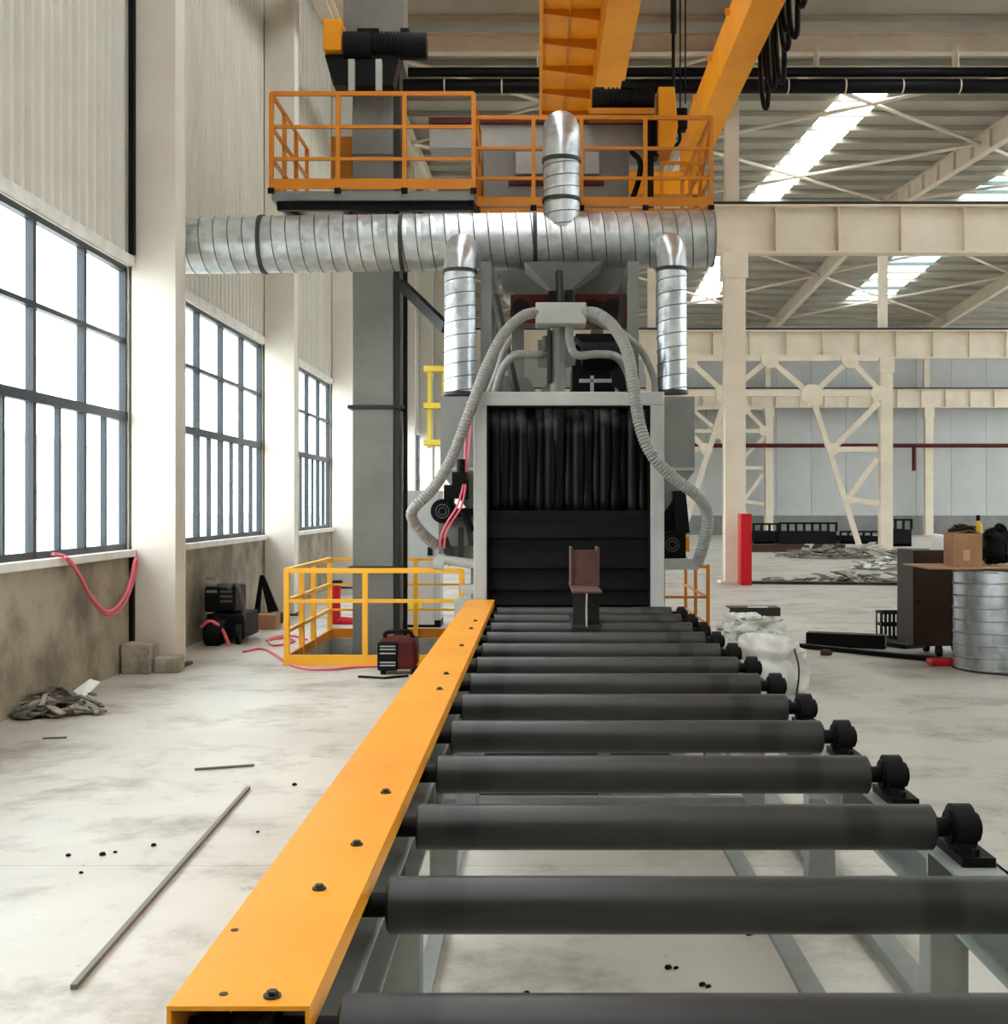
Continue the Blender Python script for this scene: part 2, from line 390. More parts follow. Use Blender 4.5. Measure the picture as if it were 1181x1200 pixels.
# far wall
fw = thing('wall_far', (20, 68.2, 0), 'pale grey sheet far wall behind the bracing', 'wall', kind='structure')
for k in range(24): B(XW-.2+2*k, XW-.2+2*k+1.985, 68.2, 68.3, 0, 11.9).build('wall_sheet', 'far_wall', fw)
B(XW, 42, 68.3, 68.4, 0, 12.2).build('wall_backing', 'far_wall', fw)
B(XW, 42, 68.1, 68.25, 0, 1.1).build('concrete_plinth', 'machine_grey', fw)
wb = thing('wall_back', (18, -10.1, 0), 'hall wall behind the camera', 'wall', kind='structure')  # unseen wall, put in to hold back light from behind the camera
B(XW-.2, 42, -10.2, -10, 0, 10.1).build('wall_sheet', 'panel_white', wb)
wr = thing('wall_right', (42, 29, 0), 'far right end wall of the hall', 'wall', kind='structure')  # unseen wall, put in to cut the light from the right
for z0_, z1_ in ((0, 5.0), (9.5, 13.4)): B(42, 42.2, -10.2, 68.4, z0_, z1_).build('wall_sheet', 'far_wall', wr)
for k in range(26): B(42, 42.2, -10.2+3*k, -9.9+3*k, 5.0, 9.5).build('window_pier', 'far_wall', wr)
B(42.1, 42.11, -10.2, 68.4, 5.0, 9.5).build('window_band', 'glass', wr)  # unseen glazed band and piers, added to let in high light
# roof: sheeting left open where the skylight strips lie
rf = thing('ceiling', (15, 20, 10), 'beige sheet metal roof with purlins and skylight strips', 'ceiling', kind='structure')
SKY = [(7.95, 9.2, 30.2, 62), (7.95, 9.2, -8, 24), (-1.2, .3, -8, 23), (15.9, 18.1, 30.2, 62), (15.9, 18.1, -8, 24), (24.6, 26.4, 4, 62), (33, 35, 4, 62)]  # unseen strips over the near hall are added for light from above
xb = sorted({XW-.4, 42} | {s[0] for s in SKY} | {s[1] for s in SKY}); yb = sorted({-10, RIDGE, 68.4} | {s[2] for s in SKY} | {s[3] for s in SKY})
sh = MB()
for i in range(len(xb)-1):
    for j in range(len(yb)-1):
        xm, ym = (xb[i]+xb[i+1])/2, (yb[j]+yb[j+1])/2
        if any(s[0] < xm < s[1] and s[2] < ym < s[3] for s in SKY): continue
        a, b, c, d = xb[i], xb[i+1], yb[j], yb[j+1]
        for e in (0, .05):
            sh.add([(a,c,roof(c)+e),(b,c,roof(c)+e),(b,d,roof(d)+e),(a,d,roof(d)+e)], [(0,1,2,3)])
sh.build('roof_sheeting', 'roof_sheet', rf)
for x0, x1, y0, y1 in SKY:
    cuts = [y0+1.5*k for k in range(int((y1-y0)/1.5)+1)]+[y1]
    cuts = sorted(set(cuts) | ({RIDGE} if y0 < RIDGE < y1 else set()))
    for i, (c, d) in enumerate(zip(cuts, cuts[1:])):
        if d-c < .05: continue
        blue = 15 < x0 < 20 and i % 3
        MB().add([(x0,c,roof(c)+.01),(x1,c,roof(c)+.01),(x1,d,roof(d)+.01),(x0,d,roof(d)+.01)], [(0,1,2,3)]).build('skylight_sheet', 'skylight_blue' if blue else 'skylight_sheet', rf)
for k in range(50):
    y = -8+1.52*k
    if y < 68: B(XW, 42, y-.035, y+.035, roof(y)-.15, roof(y)-.01).build('purlin', 'roof_sheet', rf)
def isect(p, q, hgt, wid, tf=.025, tw=.02):
    p, q = Vector(p), Vector(q); up = Vector((0,0,1)); mb = MB()
    mb.bar(p, q, tw, hgt-2*tf); mb.bar(p+up*(hgt/2-tf/2), q+up*(hgt/2-tf/2), wid, tf); mb.bar(p-up*(hgt/2-tf/2), q-up*(hgt/2-tf/2), wid, tf)
    return mb
GX = [4.27, 12.95, 21.9, 30.8]
for x in [-3.7]+GX:
    for y0, y1 in ((-10, RIDGE), (RIDGE, 68)):
        isect((x, y0, roof(y0)-.5), (x, y1, roof(y1)-.5), .62, .24).build('rafter', 'cream', rf)
# rafter stiffener plates that show on the rafter over the near bay
for k in range(12):
    y = 28+1.5*k; B(12.85, 13.05, y-.01, y+.01, roof(y)-.8, roof(y)-.2).build('stiffener', 'cream', rf)
# roof bracing tubes
def rz(y): return roof(y)-.42
for x0, x1 in ((-3.7, 4.27), (4.27, 12.95), (12.95, 21.9)):
    for y0, y1 in ((26.5, 35), (35, 44), (46, 55), (55, 64.5)):
        for a, b in (((x0, y0), (x1, y1)), ((x0, y1), (x1, y0))):
            MB().tube([(a[0], a[1], rz(a[1])), (b[0], b[1], rz(b[1])+.0)], .055, 8).build('brace_tube', 'cream', rf, smooth=60)
# strut (eave beam) above the runway line with the black conductor rails
st = isect((XW, 26, 11.72), (42, 26, 11.72), .42, .25); st.build('eave_strut', 'cream', rf)
for x in range(-3, 20, 3): B(x-.02, x+.02, 25.55, 25.9, 10.95, 11.55).build('rail_hanger', 'cream', rf)
tr = thing('conductor_rail', (8, 25.5, 10.7), 'long black double conductor pipe running across under the roof', 'pipe')
for dz, r in ((.08, .10), (-.22, .15)):
    p = MB().cyl((-2.95, 25.5, 10.85+dz), (30, 25.5, 10.85+dz), r, 14); p.build('pipe', 'black_paint', tr, smooth=60)
for k in range(22):
    x = -2.0+1.22*k; MB().cyl((x, 25.5, 10.63), (x+.03, 25.5, 10.63), .156, 14).build('joint_band', 'cream', tr, smooth=60)
# wall columns (left)
def wall_column(yc, label):
    c = thing('wall_column', (XW+.23, yc+.19, 0), label, 'column', 'cream columns along the left wall')
    B(XW+.01, XW+.46, yc, yc+.02, 0, roof(yc)-.25).build('front_flange', 'cream_column', c)
    B(XW+.01, XW+.46, yc+.34, yc+.36, 0, roof(yc)-.25).build('rear_flange', 'cream_column', c)
    B(XW+.03, XW+.45, yc+.02, yc+.34, 0, roof(yc)-.25).build('encasement', 'cream_column', c)
    B(XW+.0, XW+.52, yc-.06, yc+.42, 0, .03).build('base_plate', 'steel_dark', c)
    return c
cl = {2: 'big cream column nearest on the left wall, between two windows', 3: 'cream wall column behind the black welding machine', 4: 'cream wall column next to the grey elevator leg'}
for j, yc in enumerate(YC):
    if j > 1: wall_column(yc, cl.get(j, 'cream wall column seen partly behind the elevator, further along' if j > 4 else 'cream wall column beside the camera, out of the main view'))
tb = B(XW+.002, XW+.06, YC[2]-.075, YC[2]-.015, 4.26, roof(12.2)-.25).build('trim_1', 'black_paint'); tag(tb, 'black vertical joint strip beside the big cream column', 'trim', kind='structure')
tb = B(XW+.004, XW+.05, YC[2]-.06, YC[2]-.01, .28, 1.16).build('trim_2', 'black_paint'); tag(tb, 'short black strip on the concrete plinth beside the big column', 'trim', kind='structure')
for i, a in enumerate(((XW+.02, XW+.32, YC[2]-.36, YC[2]-.07, 0, .30), (XW+.33, XW+.58, YC[2]-.30, YC[2]-.07, 0, .16))):
    tag(B(*a).build('concrete_block', 'concrete_block', bevel=.015), ['tall rough concrete block at the foot of the big column', 'low rough concrete block at the foot of the big column'][i], 'block')
# longitudinal strut near the wall top
tag(isect((-3.35, 2, 9.55), (-3.35, 24, 9.55), .30, .22).build('strut_beam', 'cream'), 'cream strut beam high up by the left wall above the elevator motor', 'beam')
# runway beams
def runway(y, label):
    r = thing('crane_runway_beam', (15, y, 7.15), label, 'beam', 'crane runway beams')
    B(-3.6, 41, y-.01, y+.01, 7.2, 8.18).build('web', 'cream', r)
    B(-3.6, 41, y-.2, y+.2, 8.15, 8.19).build('top_flange', 'cream', r)
    B(-3.6, 41, y-.17, y+.17, 7.15, 7.19).build('bottom_flange', 'cream', r)
    B(-3.6, 41, y-.05, y+.05, 8.19, 8.29).build('crane_rail', 'steel_dark', r)
    st = None; x = -3.0
    while x < 28:
        if st is None: st = B(x-.012, x+.012, y-.16, y-.01, 7.19, 8.15).build('stiffener', 'cream', r); x0 = x
        else: clone(st, (x-x0, 0, 0), r)
        x += 1.36
    return r
runway(26, 'nearest cream crane runway beam, at the height of the big duct')
runway(44.5, 'second cream crane runway beam, above the open triangular bracing')
runway(67, 'farthest cream crane runway beam along the far grey wall')
def hall_column(x, y, label):
    c = thing('hall_column', (x, y, 0), label, 'column', 'cream hall columns')
    B(x-.22, x+.22, y-.2, y-.17, .03, 6.6).build('front_flange', 'cream', c)
    B(x-.22, x+.22, y+.17, y+.2, .03, 6.6).build('rear_flange', 'cream', c)
    B(x-.2, x+.2, y-.17, y+.17, .03, 6.6).build('web', 'cream', c)
    B(x-.27, x+.27, y-.24, y+.24, 6.6, 7.14).build('head', 'cream', c)
    B(x-.15, x+.15, y+.22, y+.5, 6.9, roof(y)-.45).build('upper_post', 'cream', c)
    B(x-.33, x+.33, y-.3, y+.3, 0, .05).build('base_plate', 'cream', c)
    return c
hall_column(GX[0], 26, 'cream hall column standing beside the red box')
hall_column(GX[0], 44.5, 'cream hall column glimpsed between the machine post and right branch duct')
hall_column(GX[1], 44.5, 'cream hall column at the right end of the triangular bracing')
hall_column(GX[1], 67, 'cream far-wall column seen behind the leaning brace')
hall_column(GX[2], 67, 'cream far-wall column above the cardboard carton')
# portal bracing
def bracing(y, k, label):
    t = thing('portal_bracing', ((GX[0]+GX[1])/2, y, 0), label, 'bracing', 'portal bracings')
    d = 44.5; q = lambda px, py: Vector((GX[0]+((px-764)*d/F)*(GX[1]-GX[0])/8.68, y-.06, H+(592-py)*d/F))
    mir = lambda px: 1797-px
    segs = [((775,421),(1025,421)), ((770,462),(1028,462))]
    half = [((948,464),(899,423)), ((948,464),(992,423)), ((992,423),(1024,456)), ((948,464),(1003,638)), ((972,527),(1026,473)), ((972,527),(1024,527)), ((990,585),(1024,538)), ((990,585),(1026,590))]
    for a, b in segs: MB().bar(q(*a), q(*b), .14, .22).build('chord', 'cream', t)
    for a, b in half:
        for f in (lambda p: p, lambda p: (mir(p[0]), p[1])):
            MB().bar(q(*f(a)), q(*f(b)), .13, .19).build('brace', 'cream', t)
    for px, py, s_ in ((948,464,.42), (899,423,.34), (992,423,.34), (1025,462,.3), (972,527,.24), (990,586,.2)):
        for f in (px, mir(px)):
            c = q(f, py); pol = [(c.x+s_*math.cos(PI/8+i*PI/4), c.z+s_*math.sin(PI/8+i*PI/4)) for i in range(8)]
            MB().prism(pol, y-.18, y-.15).build('gusset_plate', 'cream', t)
            if px == 899: break
    return t
bracing(44.2, 1, 'white triangular portal bracing under the second runway beam')
bracing(66.6, 1, 'portal bracing far back against the grey wall')
# red pipe on the far wall
rp = thing('wall_pipe', (15, 66.4, 4.9), 'dark red pipe running along the far grey wall', 'pipe')
MB().cyl((3, 66.35, 5.0), (36, 66.35, 5.0), .12, 10).build('pipe', 'dark_red', rp, smooth=60)
MB().cyl((20.9, 66.35, 5.0), (20.9, 66.35, 3.6), .12, 10).build('drop_pipe', 'dark_red', rp, smooth=60)
# outdoors
tag(B(-220, XW-.5, -60, 260, -.35, -.3).build('outdoor_ground', 'outdoor'), 'bright pale yard outside the windows', 'ground', kind='structure')
nb = thing('neighbour_building', (-33, 52, -.3), 'pale building across the yard seen through the windows', 'building')
B(-38, -27, 44, 75, -.3, 5.2).build('wall', 'outdoor_building', nb)
B(-38.3, -26.7, 43.7, 75.3, 5.2, 5.5).build('roof', 'outdoor_building', nb)
for k in range(5):
    for z in (.9,):
        B(-27.02, -26.94, 47+5.5*k, 49.4+5.5*k, z, z+1.9).build('window', 'outdoor_glass', nb)
for k in range(3): B(-36.5+3.4*k, -34.6+3.4*k, 43.92, 44.02, .9, 2.8).build('window', 'outdoor_glass', nb)

# ------------------------------------------------------------------ overhead crane
cr = thing('overhead_crane', (2.2, 15, 8.3), 'bright orange double girder overhead crane with side walkway', 'crane')
ZB, ZT = 8.89, 9.64
for x in (1.0, 3.06): B(x, x+.48, 3.5, 25.7, ZB, ZT).build('box_girder', 'crane_orange', cr, bevel=.01)
B(.9, 3.62, 25.75, 26.15, 8.4, 8.88).build('end_carriage', 'crane_orange', cr)
for x in (1.15, 3.4): MB().cyl((x, 25.9, 8.48), (x, 26.1, 8.48), .19, 20).build('wheel', 'steel_dark', cr, smooth=40)
# walkway: deck, edge flange and brackets
B(.06, 1.0, 3.5, 25.6, 9.60, 9.63).build('walkway_deck', 'crane_orange', cr)
B(.03, .09, 3.5, 25.6, 9.52, 9.70).build('walkway_edge', 'crane_orange', cr)
B(.50, .53, 3.5, 25.6, 9.55, 9.60).build('walkway_runner', 'orange', cr)
for k in range(18):
    y = 4.3+1.23*k
    MB().prism([(.09, 9.60), (1.0, 9.60), (1.0, 9.42), (.09, 9.53)], y-.012, y+.012).build('walkway_bracket', 'orange', cr)
for i in range(10):
    MB().box(2.99, 3.06, 5+2*i, 5.06+2*i, 9.5, 9.6).build('lug', 'crane_orange', cr)
# festoon cables on the right girder
for i, (y, z, w) in enumerate(((16.9, 8.75, .2), (17.5, 8.55, .2), (18.6, 8.28, .2), (19.0, 8.32, .16), (18.1, 8.6, .2), (19.9, 8.30, .2), (17.9, 8.8, .16), (19.45, 8.6, .16))):
    x = 3.72+.03*(i%3); pts = []
    for k in range(17):
        t = k/16; pts.append((x+.04*math.sin(5*t), y-w+2*w*t, z+(9.55-z)*abs(2*t-1)**2.2))
    hose('festoon_cable', pts, .042, 'black_iron', cr, False)
B(3.66, 3.84, 4, 25, 9.55, 9.63).build('festoon_track', 'steel_dark', cr)
B(3.5, 3.68, 4.5, 4.7, 9.45, 9.6).build('track_bracket', 'crane_orange', cr); B(3.5, 3.68, 24, 24.2, 9.45, 9.6).build('track_bracket', 'crane_orange', cr)
# hoist trolley (above the frame) and its ropes
B(1.2, 3.3, 14.2, 15.8, 9.66, 10.2).build('hoist_trolley', 'crane_orange', cr, bevel=.02)
for px, zb, r in ((789, 6.66, .022), (797, 6.75, .010), (803, 6.8, .010)):
    x = (px-630)*15.2/F; MB().cyl((x, 15.2, zb), (x, 15.2, 9.7), r, 8).build('hoist_rope', 'black_iron', cr)
MB().cyl((1.727, 15.2, 7.7), (1.727, 15.2, 8.25), .04, 10).build('pendant_weight', 'black_iron', cr)
x = (800-630)*15.2/F
hb = B(x-.13, x+.05, 15.1, 15.3, 6.45, 6.72).build('hook_block', 'black_iron', cr, bevel=.02)
MB().tube(spline([(x-.04,15.2,6.45),(x-.04,15.2,6.33),(x-.11,15.2,6.25),(x-.16,15.2,6.33)],5), .022, 8).build('hook', 'black_iron', hb, smooth=60)

# ------------------------------------------------------------------ roller conveyor
cv = thing('roller_conveyor', (.4, 6.4, 0), 'long conveyor of dark steel rollers leading into the blasting machine', 'conveyor')
ZR = .75; RX = .40
def roller():
    y = 2.13
    r = MB()
    # drum with chamfered rims
    pr = [(-.752, .03), (-.7515, .058), (-.745, .0655), (.745, .0655), (.7515, .058), (.752, .03)]
    r.tube([(RX+a, y, ZR) for a, _ in pr], [b for _, b in pr], 36)
    o = r.build('roller', 'roller_steel', cv, smooth=40)
    MB().cyl((RX-1.02, y, ZR), (RX+.89, y, ZR), .028, 14).build('shaft', 'black_iron', o, smooth=40)
    for x in (1.235, -.50):
        b = MB(); b.cyl((x-.028, y, ZR), (x+.028, y, ZR), .068, 22)
        b.cyl((x+.028, y, ZR), (x+.048, y, ZR), .042, 18); b.cyl((x-.04, y, ZR), (x-.028, y, ZR), .05, 18)
        b.prismx([(y-.065,.69),(y+.065,.69),(y+.05,ZR),(y-.05,ZR)], x-.025, x+.025)
        b.box(x-.035, x+.06, y-.115, y+.115, .666, .692)
        b.cyl((x+.012, y-.09, .692), (x+.012, y-.09, .712), .013, 6); b.cyl((x+.012, y+.09, .692), (x+.012, y+.09, .712), .013, 6)
        b.build('bearing_block', 'black_iron', o, smooth=35)
    if True:
        b = MB(); b.cyl((-.575, y, ZR), (-.555, y, ZR), .035, 20); b.cyl((-.60, y, ZR), (-.575, y, ZR), .038, 18)
        b.build('sprocket', 'black_iron', o, smooth=35)
    return o
r0 = roller()
for k in range(1, 13): clone(r0, (0, .68*k, 0), cv)
for k, x in ((0, 0),): pass
# side rails: channels
def channel(xw, xi, name='side_rail'):
    y0, y1 = 1.9, 10.86; a, b = min(xw, xi), max(xw, xi); m = MB()
    t = .012; m.box(xw-(t if xw > xi else 0), xw+(0 if xw > xi else t), y0, y1, .49, .665)
    m.box(a, b, y0, y1, .653, .665); m.box(a, b, y0, y1, .49, .502)
    return m.build(name, 'rail_grey', cv)
channel(1.315, 1.165); channel(-.585, -.385)
for k in range(9):
    y = 2.6+1.02*k
    B(1.18, 1.30, y-.006, y+.006, .502, .653).build('stiffener', 'rail_grey', cv)
    B(-.57, -.40, y-.006, y+.006, .502, .653).build('stiffener', 'rail_grey', cv)
for k in range(6):
    y = 3.4+1.5*k
    for x0, x1 in ((1.10, 1.21), (-.44, -.33)):
        B(x0, x1, y-.05, y+.05, .02, .5).build('leg', 'rail_grey', cv, bevel=.006)
        B(x0-.04, x1+.04, y-.09, y+.09, 0, .02).build('foot_plate', 'rail_grey', cv)
for k in range(1, 5):
    y = 4.9+1.5*k; B(-.33, 1.10, y-.03, y+.03, .06, .13).build('cross_member', 'rail_grey', cv)
# floor rails that tie the feet
for x0, x1, z in ((.905, .985, .025), (-.425, -.365, .02), (1.27, 1.36, .05)):
    B(x0, x1, 2.2, 10.8, .0, z).build('floor_rail', 'rail_grey', cv)
B(-.475, -.463, 2.0, 10.8, .666, .806).build('chain_guard', 'black_iron', cv)
# yellow guard cover (inverted channel)
g = MB(); g.box(-.637, -.391, 2.05, 10.87, .822, .83); g.box(-.637, -.629, 2.05, 10.87, .34, .822); g.box(-.399, -.391, 2.05, 10.87, .778, .822)
gc = g.build('guard_cover', 'yellow', cv, label='yellow painted cover beam along the left side')
for k in range(6):
    B(-.625, -.56, 2.50+1.36*k, 2.52+1.36*k, .67, .822).build('cover_bracket', 'black_iron', cv)
for px, py in ((319,1168),(452,929),(515,808),(523,790),(541,757),(552,737),(557,728),(418,990),(374,1042)):
    d = F*.86/(py-592); x = (px-630)*d/F
    b = MB(); b.cyl((x, d, .83), (x, d, .834), .016, 12); b.cyl((x, d, .834), (x, d, .841), .010, 6); b.build('cover_bolt', 'steel_dark', gc)
for px, py in ((262,1165),(275,1090)):
    d = F*.86/(py-592); x = (px-630)*d/F
    MB().cyl((x, d, .83), (x, d, .8315), .008, 10).build('cover_dent', 'red_brown', gc)
# dark collecting trough under the far half of the rollers
t = thing('collecting_trough', (.3, 9, 0), 'dark steel trough on the floor under the far rollers', 'trough')
B(-.30, .34, 6.55, 10.8, .14, .28).build('trough_body', 'black_iron', t); B(.40, .76, 6.55, 10.8, .14, .26).build('trough_body', 'black_iron', t)
B(.345, .395, 6.5, 6.56, 0, .40).build('divider_post', 'rail_grey', t)
B(-.32, .335, 6.52, 6.55, .0, .30).build('front_plate', 'black_iron', t)

# workpiece on the rollers
wp = thing('steel_beam', (.36, 9, .8155), 'short brown steel I-beam with an upright plate riding on the rollers', 'beam')
z0 = .8156
B(.245, .455, 8.45, 9.50, z0, z0+.014).build('bottom_flange', 'steel_dark', wp)
B(.245, .455, 8.45, 9.50, z0+.25, z0+.264).build('top_flange', 'red_brown', wp)
B(.345, .353, 8.45, 9.50, z0+.014, z0+.25).build('web', 'scrap_light', wp)
for xx in ((.255, .345), (.353, .445)): B(xx[0], xx[1], 8.62, 8.64, z0+.014, z0+.25).build('diaphragm', 'steel_dark', wp)
up = MB(); up.box(.250, .266, 9.08, 9.48, z0+.264, z0+.55); up.box(.454, .470, 9.08, 9.48, z0+.264, z0+.55); up.box(.266, .454, 9.095, 9.107, z0+.264, z0+.535)
up.build('upright_section', 'red_brown', wp)

# ------------------------------------------------------------------ shot blasting machine
sm = thing('shot_blasting_machine', (.3, 12.5, 0), 'grey shot blasting machine with black curtain entrance and ribbed hoses', 'machine')
YF = 10.9
fr = MB()
for x0, x1 in ((-.585, -.465), (1.03, 1.155)): fr.box(x0, x1, YF, YF+.5, 0, 2.60)
fr.box(-.585, 1.155, YF, YF+.5, 2.60, 2.725)
fr.build('entrance_frame', 'machine_light', sm, bevel=.008)
ch = MB(); ch.box(-.465, -.45, YF+.02, 13.2, .3, 2.6); ch.box(1.015, 1.03, YF+.02, 13.2, .3, 2.6); ch.box(-.45, 1.015, 13.15, 13.2, .3, 2.6); ch.box(-.45, 1.015, YF+.02, 13.2, 2.585, 2.6); ch.box(-.45, 1.015, YF+.1, 13.2, .3, .5)
ch.build('tunnel_lining', 'rubber', sm)
# vertical rubber strips of the curtain
n = 17; wst = 1.465/n
for k in range(n):
    x = -.45+wst*k; yy = YF+.16+.03*((k*7) % 3)+random.uniform(-.01, .01); a = random.uniform(-.012, .012); zb = 1.60-random.uniform(0, .06)
    vs = []
    for j in range(7):
        z = 2.585+(zb-2.585)*j/6; sw = .012*math.sin(j*1.1+k*2.3)
        for ux, uy in ((-.008, -a), (wst*.5, -.010+.006*math.sin(k)), (wst+.008, a)): vs.append((x+ux, yy+uy+sw, z))
    fs = [(3*j+i, 3*j+i+1, 3*j+i+4, 3*j+i+3) for j in range(6) for i in range(2)]
    o = MB().add(vs, fs).build('curtain_strip', 'rubber_dusty', sm, smooth=60)
    md = o.modifiers.new('thick', 'SOLIDIFY'); md.thickness = .006
# lower horizontal flaps
zs = [1.64, 1.42, 1.14, .94, .80]
for k in range(4):
    yy = YF+.10-.016*k*0+.012*k
    MB().prismx([(yy, zs[k]), (yy+.012, zs[k]), (yy+.012-.03, zs[k+1]-.03), (yy-.03, zs[k+1]-.03)], -.455, 1.02).build('curtain_flap', 'rubber_sheet', sm)
# chamber body: faceted sides
body = [(-.93, 2.73), (1.50, 2.73), (1.50, 2.02), (1.16, 1.62), (1.16, .35), (-.60, .35), (-.60, 1.62), (-.93, 2.02)]
hb = MB(); hb.prism([(-.93,2.73),(-.586,2.73),(-.586,.35),(-.64,.35),(-.64,1.6),(-.93,2.02)], 11.42, 15.2)
hb.prism([(1.156,2.73),(1.50,2.73),(1.50,2.02),(1.19,1.6),(1.19,.35),(1.156,.35)], 11.42, 15.2); hb.box(-.586, 1.156, 11.42, 15.2, 2.62, 2.73); hb.box(-.6, 1.17, 13.25, 15.2, 0, 2.62)
hb.build('chamber_body', 'machine_grey', sm)
for x0, x1 in ((-.93, -.6), (1.17, 1.5)): B(x0, x1, 11.40, 11.42, 2.02, 2.05).build('panel_seam', 'machine_light', sm)
# blast wheels with motors, both sides
def wheel(cx, cy, d, sx, big):
    c = P(cx, cy, d); w = MB(); w.cyl(c+Vector((0,-.02,0)), c+Vector((0,.35,0)), .115*big, 24); w.cyl(c+Vector((0,-.05,0)), c+Vector((0,-.02,0)), .085*big, 20)
    o = w.build('wheel_motor', 'black_iron', sm, smooth=40)
    f = MB()
    for rr in (.035, .062):
        f.tube([c+Vector((rr*math.cos(2*PI*i/24), -.056, rr*math.sin(2*PI*i/24))) for i in range(25)], .006, 6)
    f.build('fan_grille', 'grille', o)
    return c
c = wheel(519, 599, 11.2, -1, 1.0)
k = MB(); k.box(-.95, -.60, 11.45, 12.2, 1.22, 1.62); k.prism([(-.83,1.30),(-.60,1.30),(-.60,1.08),(-.78,1.12)], 11.3, 11.9); k.build('wheel_housing', 'elevator_grey', sm)
k = MB(); k.box(-.82, -.62, 11.2, 11.6, 1.58, 1.66); k.box(-.80, -.66, 11.15, 11.5, 1.75, 2.0); k.cyl((-.72,11.2,1.9),(-.72,11.2,2.12),.04); k.box(-.88,-.80,11.2,11.5,1.70,1.88); k.cyl((-.70,11.15,1.66),(-.62,11.15,1.44),.035); k.build('valve_block', 'black_iron', sm)
k = MB(); k.bar(P(540,618,11.25), P(540,655,11.25), .05); k.bar(P(520,630,11.25), P(530,662,11.25), .07); k.bar(P(548,600,11.2), P(552,640,11.2), .05); k.build('linkage', 'steel_dark', sm)
k = MB(); k.cyl(P(513,655,11.2), P(556,661,11.2), .045, 14); k.cyl(P(508,659,11.2), P(520,661,11.2), .062, 14); k.build('side_pipe', 'machine_light', sm, smooth=40)
k = MB(); k.box(-.78, -.60, 11.2, 11.6, .62, .80); k.bar(P(540,690,11.2), P(556,690,11.2), .08); k.build('foot_bracket', 'machine_light', sm)
wheel(787, 638, 11.3, 1, 1.05)
k = MB(); k.box(1.19, 1.42, 11.45, 12.2, 1.1, 1.85); k.bar(P(795,575,11.4), P(800,625,11.4), .12); k.build('wheel_housing', 'black_paint', sm)
k = MB(); k.bar(P(778,661,11.2), P(818,661,11.2), .09, .10); k.build('side_pipe', 'machine_light', sm)
k = MB(); k.prism([(1.42,1.72),(1.50,1.98),(1.58,2.02),(1.58,1.85),(1.50,1.70)], 12.6, 13.0); k.box(1.44,1.54,12.6,13.0,1.35,1.72); k.box(1.43,1.60,12.6,13.0,1.2,1.36); k.build('orange_cover', 'crane_orange', sm)
# superstructure above the chamber
for x in (-.53, .98):
    k = MB(); k.box(x-.055, x+.055, 12.25, 12.37, 2.73, 4.19); k.box(x-.06, x+.06, 14.4, 14.55, 2.73, 5.2); k.bar((x, 12.3, 4.13), (x, 14.5, 4.13), .10); k.bar((x, 12.35, 2.8), (x, 14.4, 4.1), .08)
    k.build('support_frame', 'machine_grey', sm)
MB().bar(P(470,333,14.05), P(522,384,13.1), .07, .12).build('diagonal_strut', 'steel_dark', sm)
k = MB()
for a, b in (((-.05, 4.24), (.60, 4.24)),): pass
top = [(-.14,12.6,4.26),(.68,12.6,4.26),(.68,13.3,4.26),(-.14,13.3,4.26)]; bot = [(.14,12.8,4.0),(.36,12.8,4.0),(.36,13.05,4.0),(.14,13.05,4.0)]
k.add(top+bot, [(0,1,2,3),(7,6,5,4),(0,4,5,1),(1,5,6,2),(2,6,7,3),(3,7,4,0)]); k.build('feed_hopper', 'machine_grey', sm)
k = MB(); k.prism([(-.42,4.9),(.92,4.9),(.92,4.25),(.55,3.95),(-.05,3.95),(-.42,4.25)], 13.75, 15.0); k.box(-.30,-.16,13.9,14.1,2.73,3.98); k.box(.62,.76,13.9,14.1,2.73,3.98); k.box(.0,.5,13.8,14.4,3.35,3.6); k.build('storage_hopper', 'elevator_grey', sm)
# shot distribution box, its stem and the dark valves
B(-.02, .455, 11.15, 11.5, 3.385, 3.585).build('distribution_box', 'machine_light', sm, bevel=.012)
k = MB(); k.cyl((.215, 11.32, 3.585), (.215, 11.9, 4.0), .04, 14); k.box(.10, .18, 11.2, 11.3, 3.585, 3.70); k.cyl((.30,11.3,3.585),(.30,11.3,3.72),.05); k.build('shot_valve', 'black_iron', sm, smooth=40)
k = MB(); k.cyl((.19, 11.4, 2.73), (.19, 11.4, 3.385), .072, 18); k.build('stem_pipe', 'elevator_grey', sm, smooth=40)
k = MB(); k.box(.09, .12, 11.3, 11.5, 2.85, 3.35); k.cyl((.09,11.4,3.15),(.09,11.4,3.3),.05); k.build('stem_bracket', 'steel_dark', sm)
k = MB(); k.cyl((.20, 11.55, 3.53), (.27, 11.55, 3.74), .04, 12); k.cyl((.14,11.6,3.70),(.34,11.6,3.70),.045); k.build('red_valve', 'red', sm, smooth=40)
k = MB(); k.box(-.30, 1.0, 13.2, 13.6, 3.70, 4.02); k.build('screw_trough', 'dark_red', sm)
for x in (-.18, .60, .82): MB().cyl((x, 13.14, 3.86), (x, 13.2, 3.86), .10, 18).build('flange', 'black_iron', sm, smooth=40)
k = MB(); k.prism([(-.45,2.73),(.35,2.73),(.12,2.98),(.0,2.85),(-.10,3.02),(-.38,3.05)], 12.5, 12.9); k.build('fallen_plate', 'elevator_grey', sm)
k = MB(); k.box(.35, .95, 12.2, 13, 2.73, 3.12); k.cyl((.45, 12.15, 3.22), (.95, 12.15, 3.22), .13, 16); k.cyl((.88, 12.0, 2.98), (.88, 12.4, 2.98), .14, 16); k.box(.4,.9,12.6,12.9,3.1,3.5); k.build('screw_drive', 'black_iron', sm, smooth=40)
k = MB(); k.bar((.42,12.1,2.95),(.80,12.1,2.95),.035); k.bar((.80,12.1,2.95),(.80,12.1,2.74),.035); k.bar((.55,12.1,3.0),(.55,12.1,2.74),.035); k.build('pipe_bracket', 'machine_light', sm)
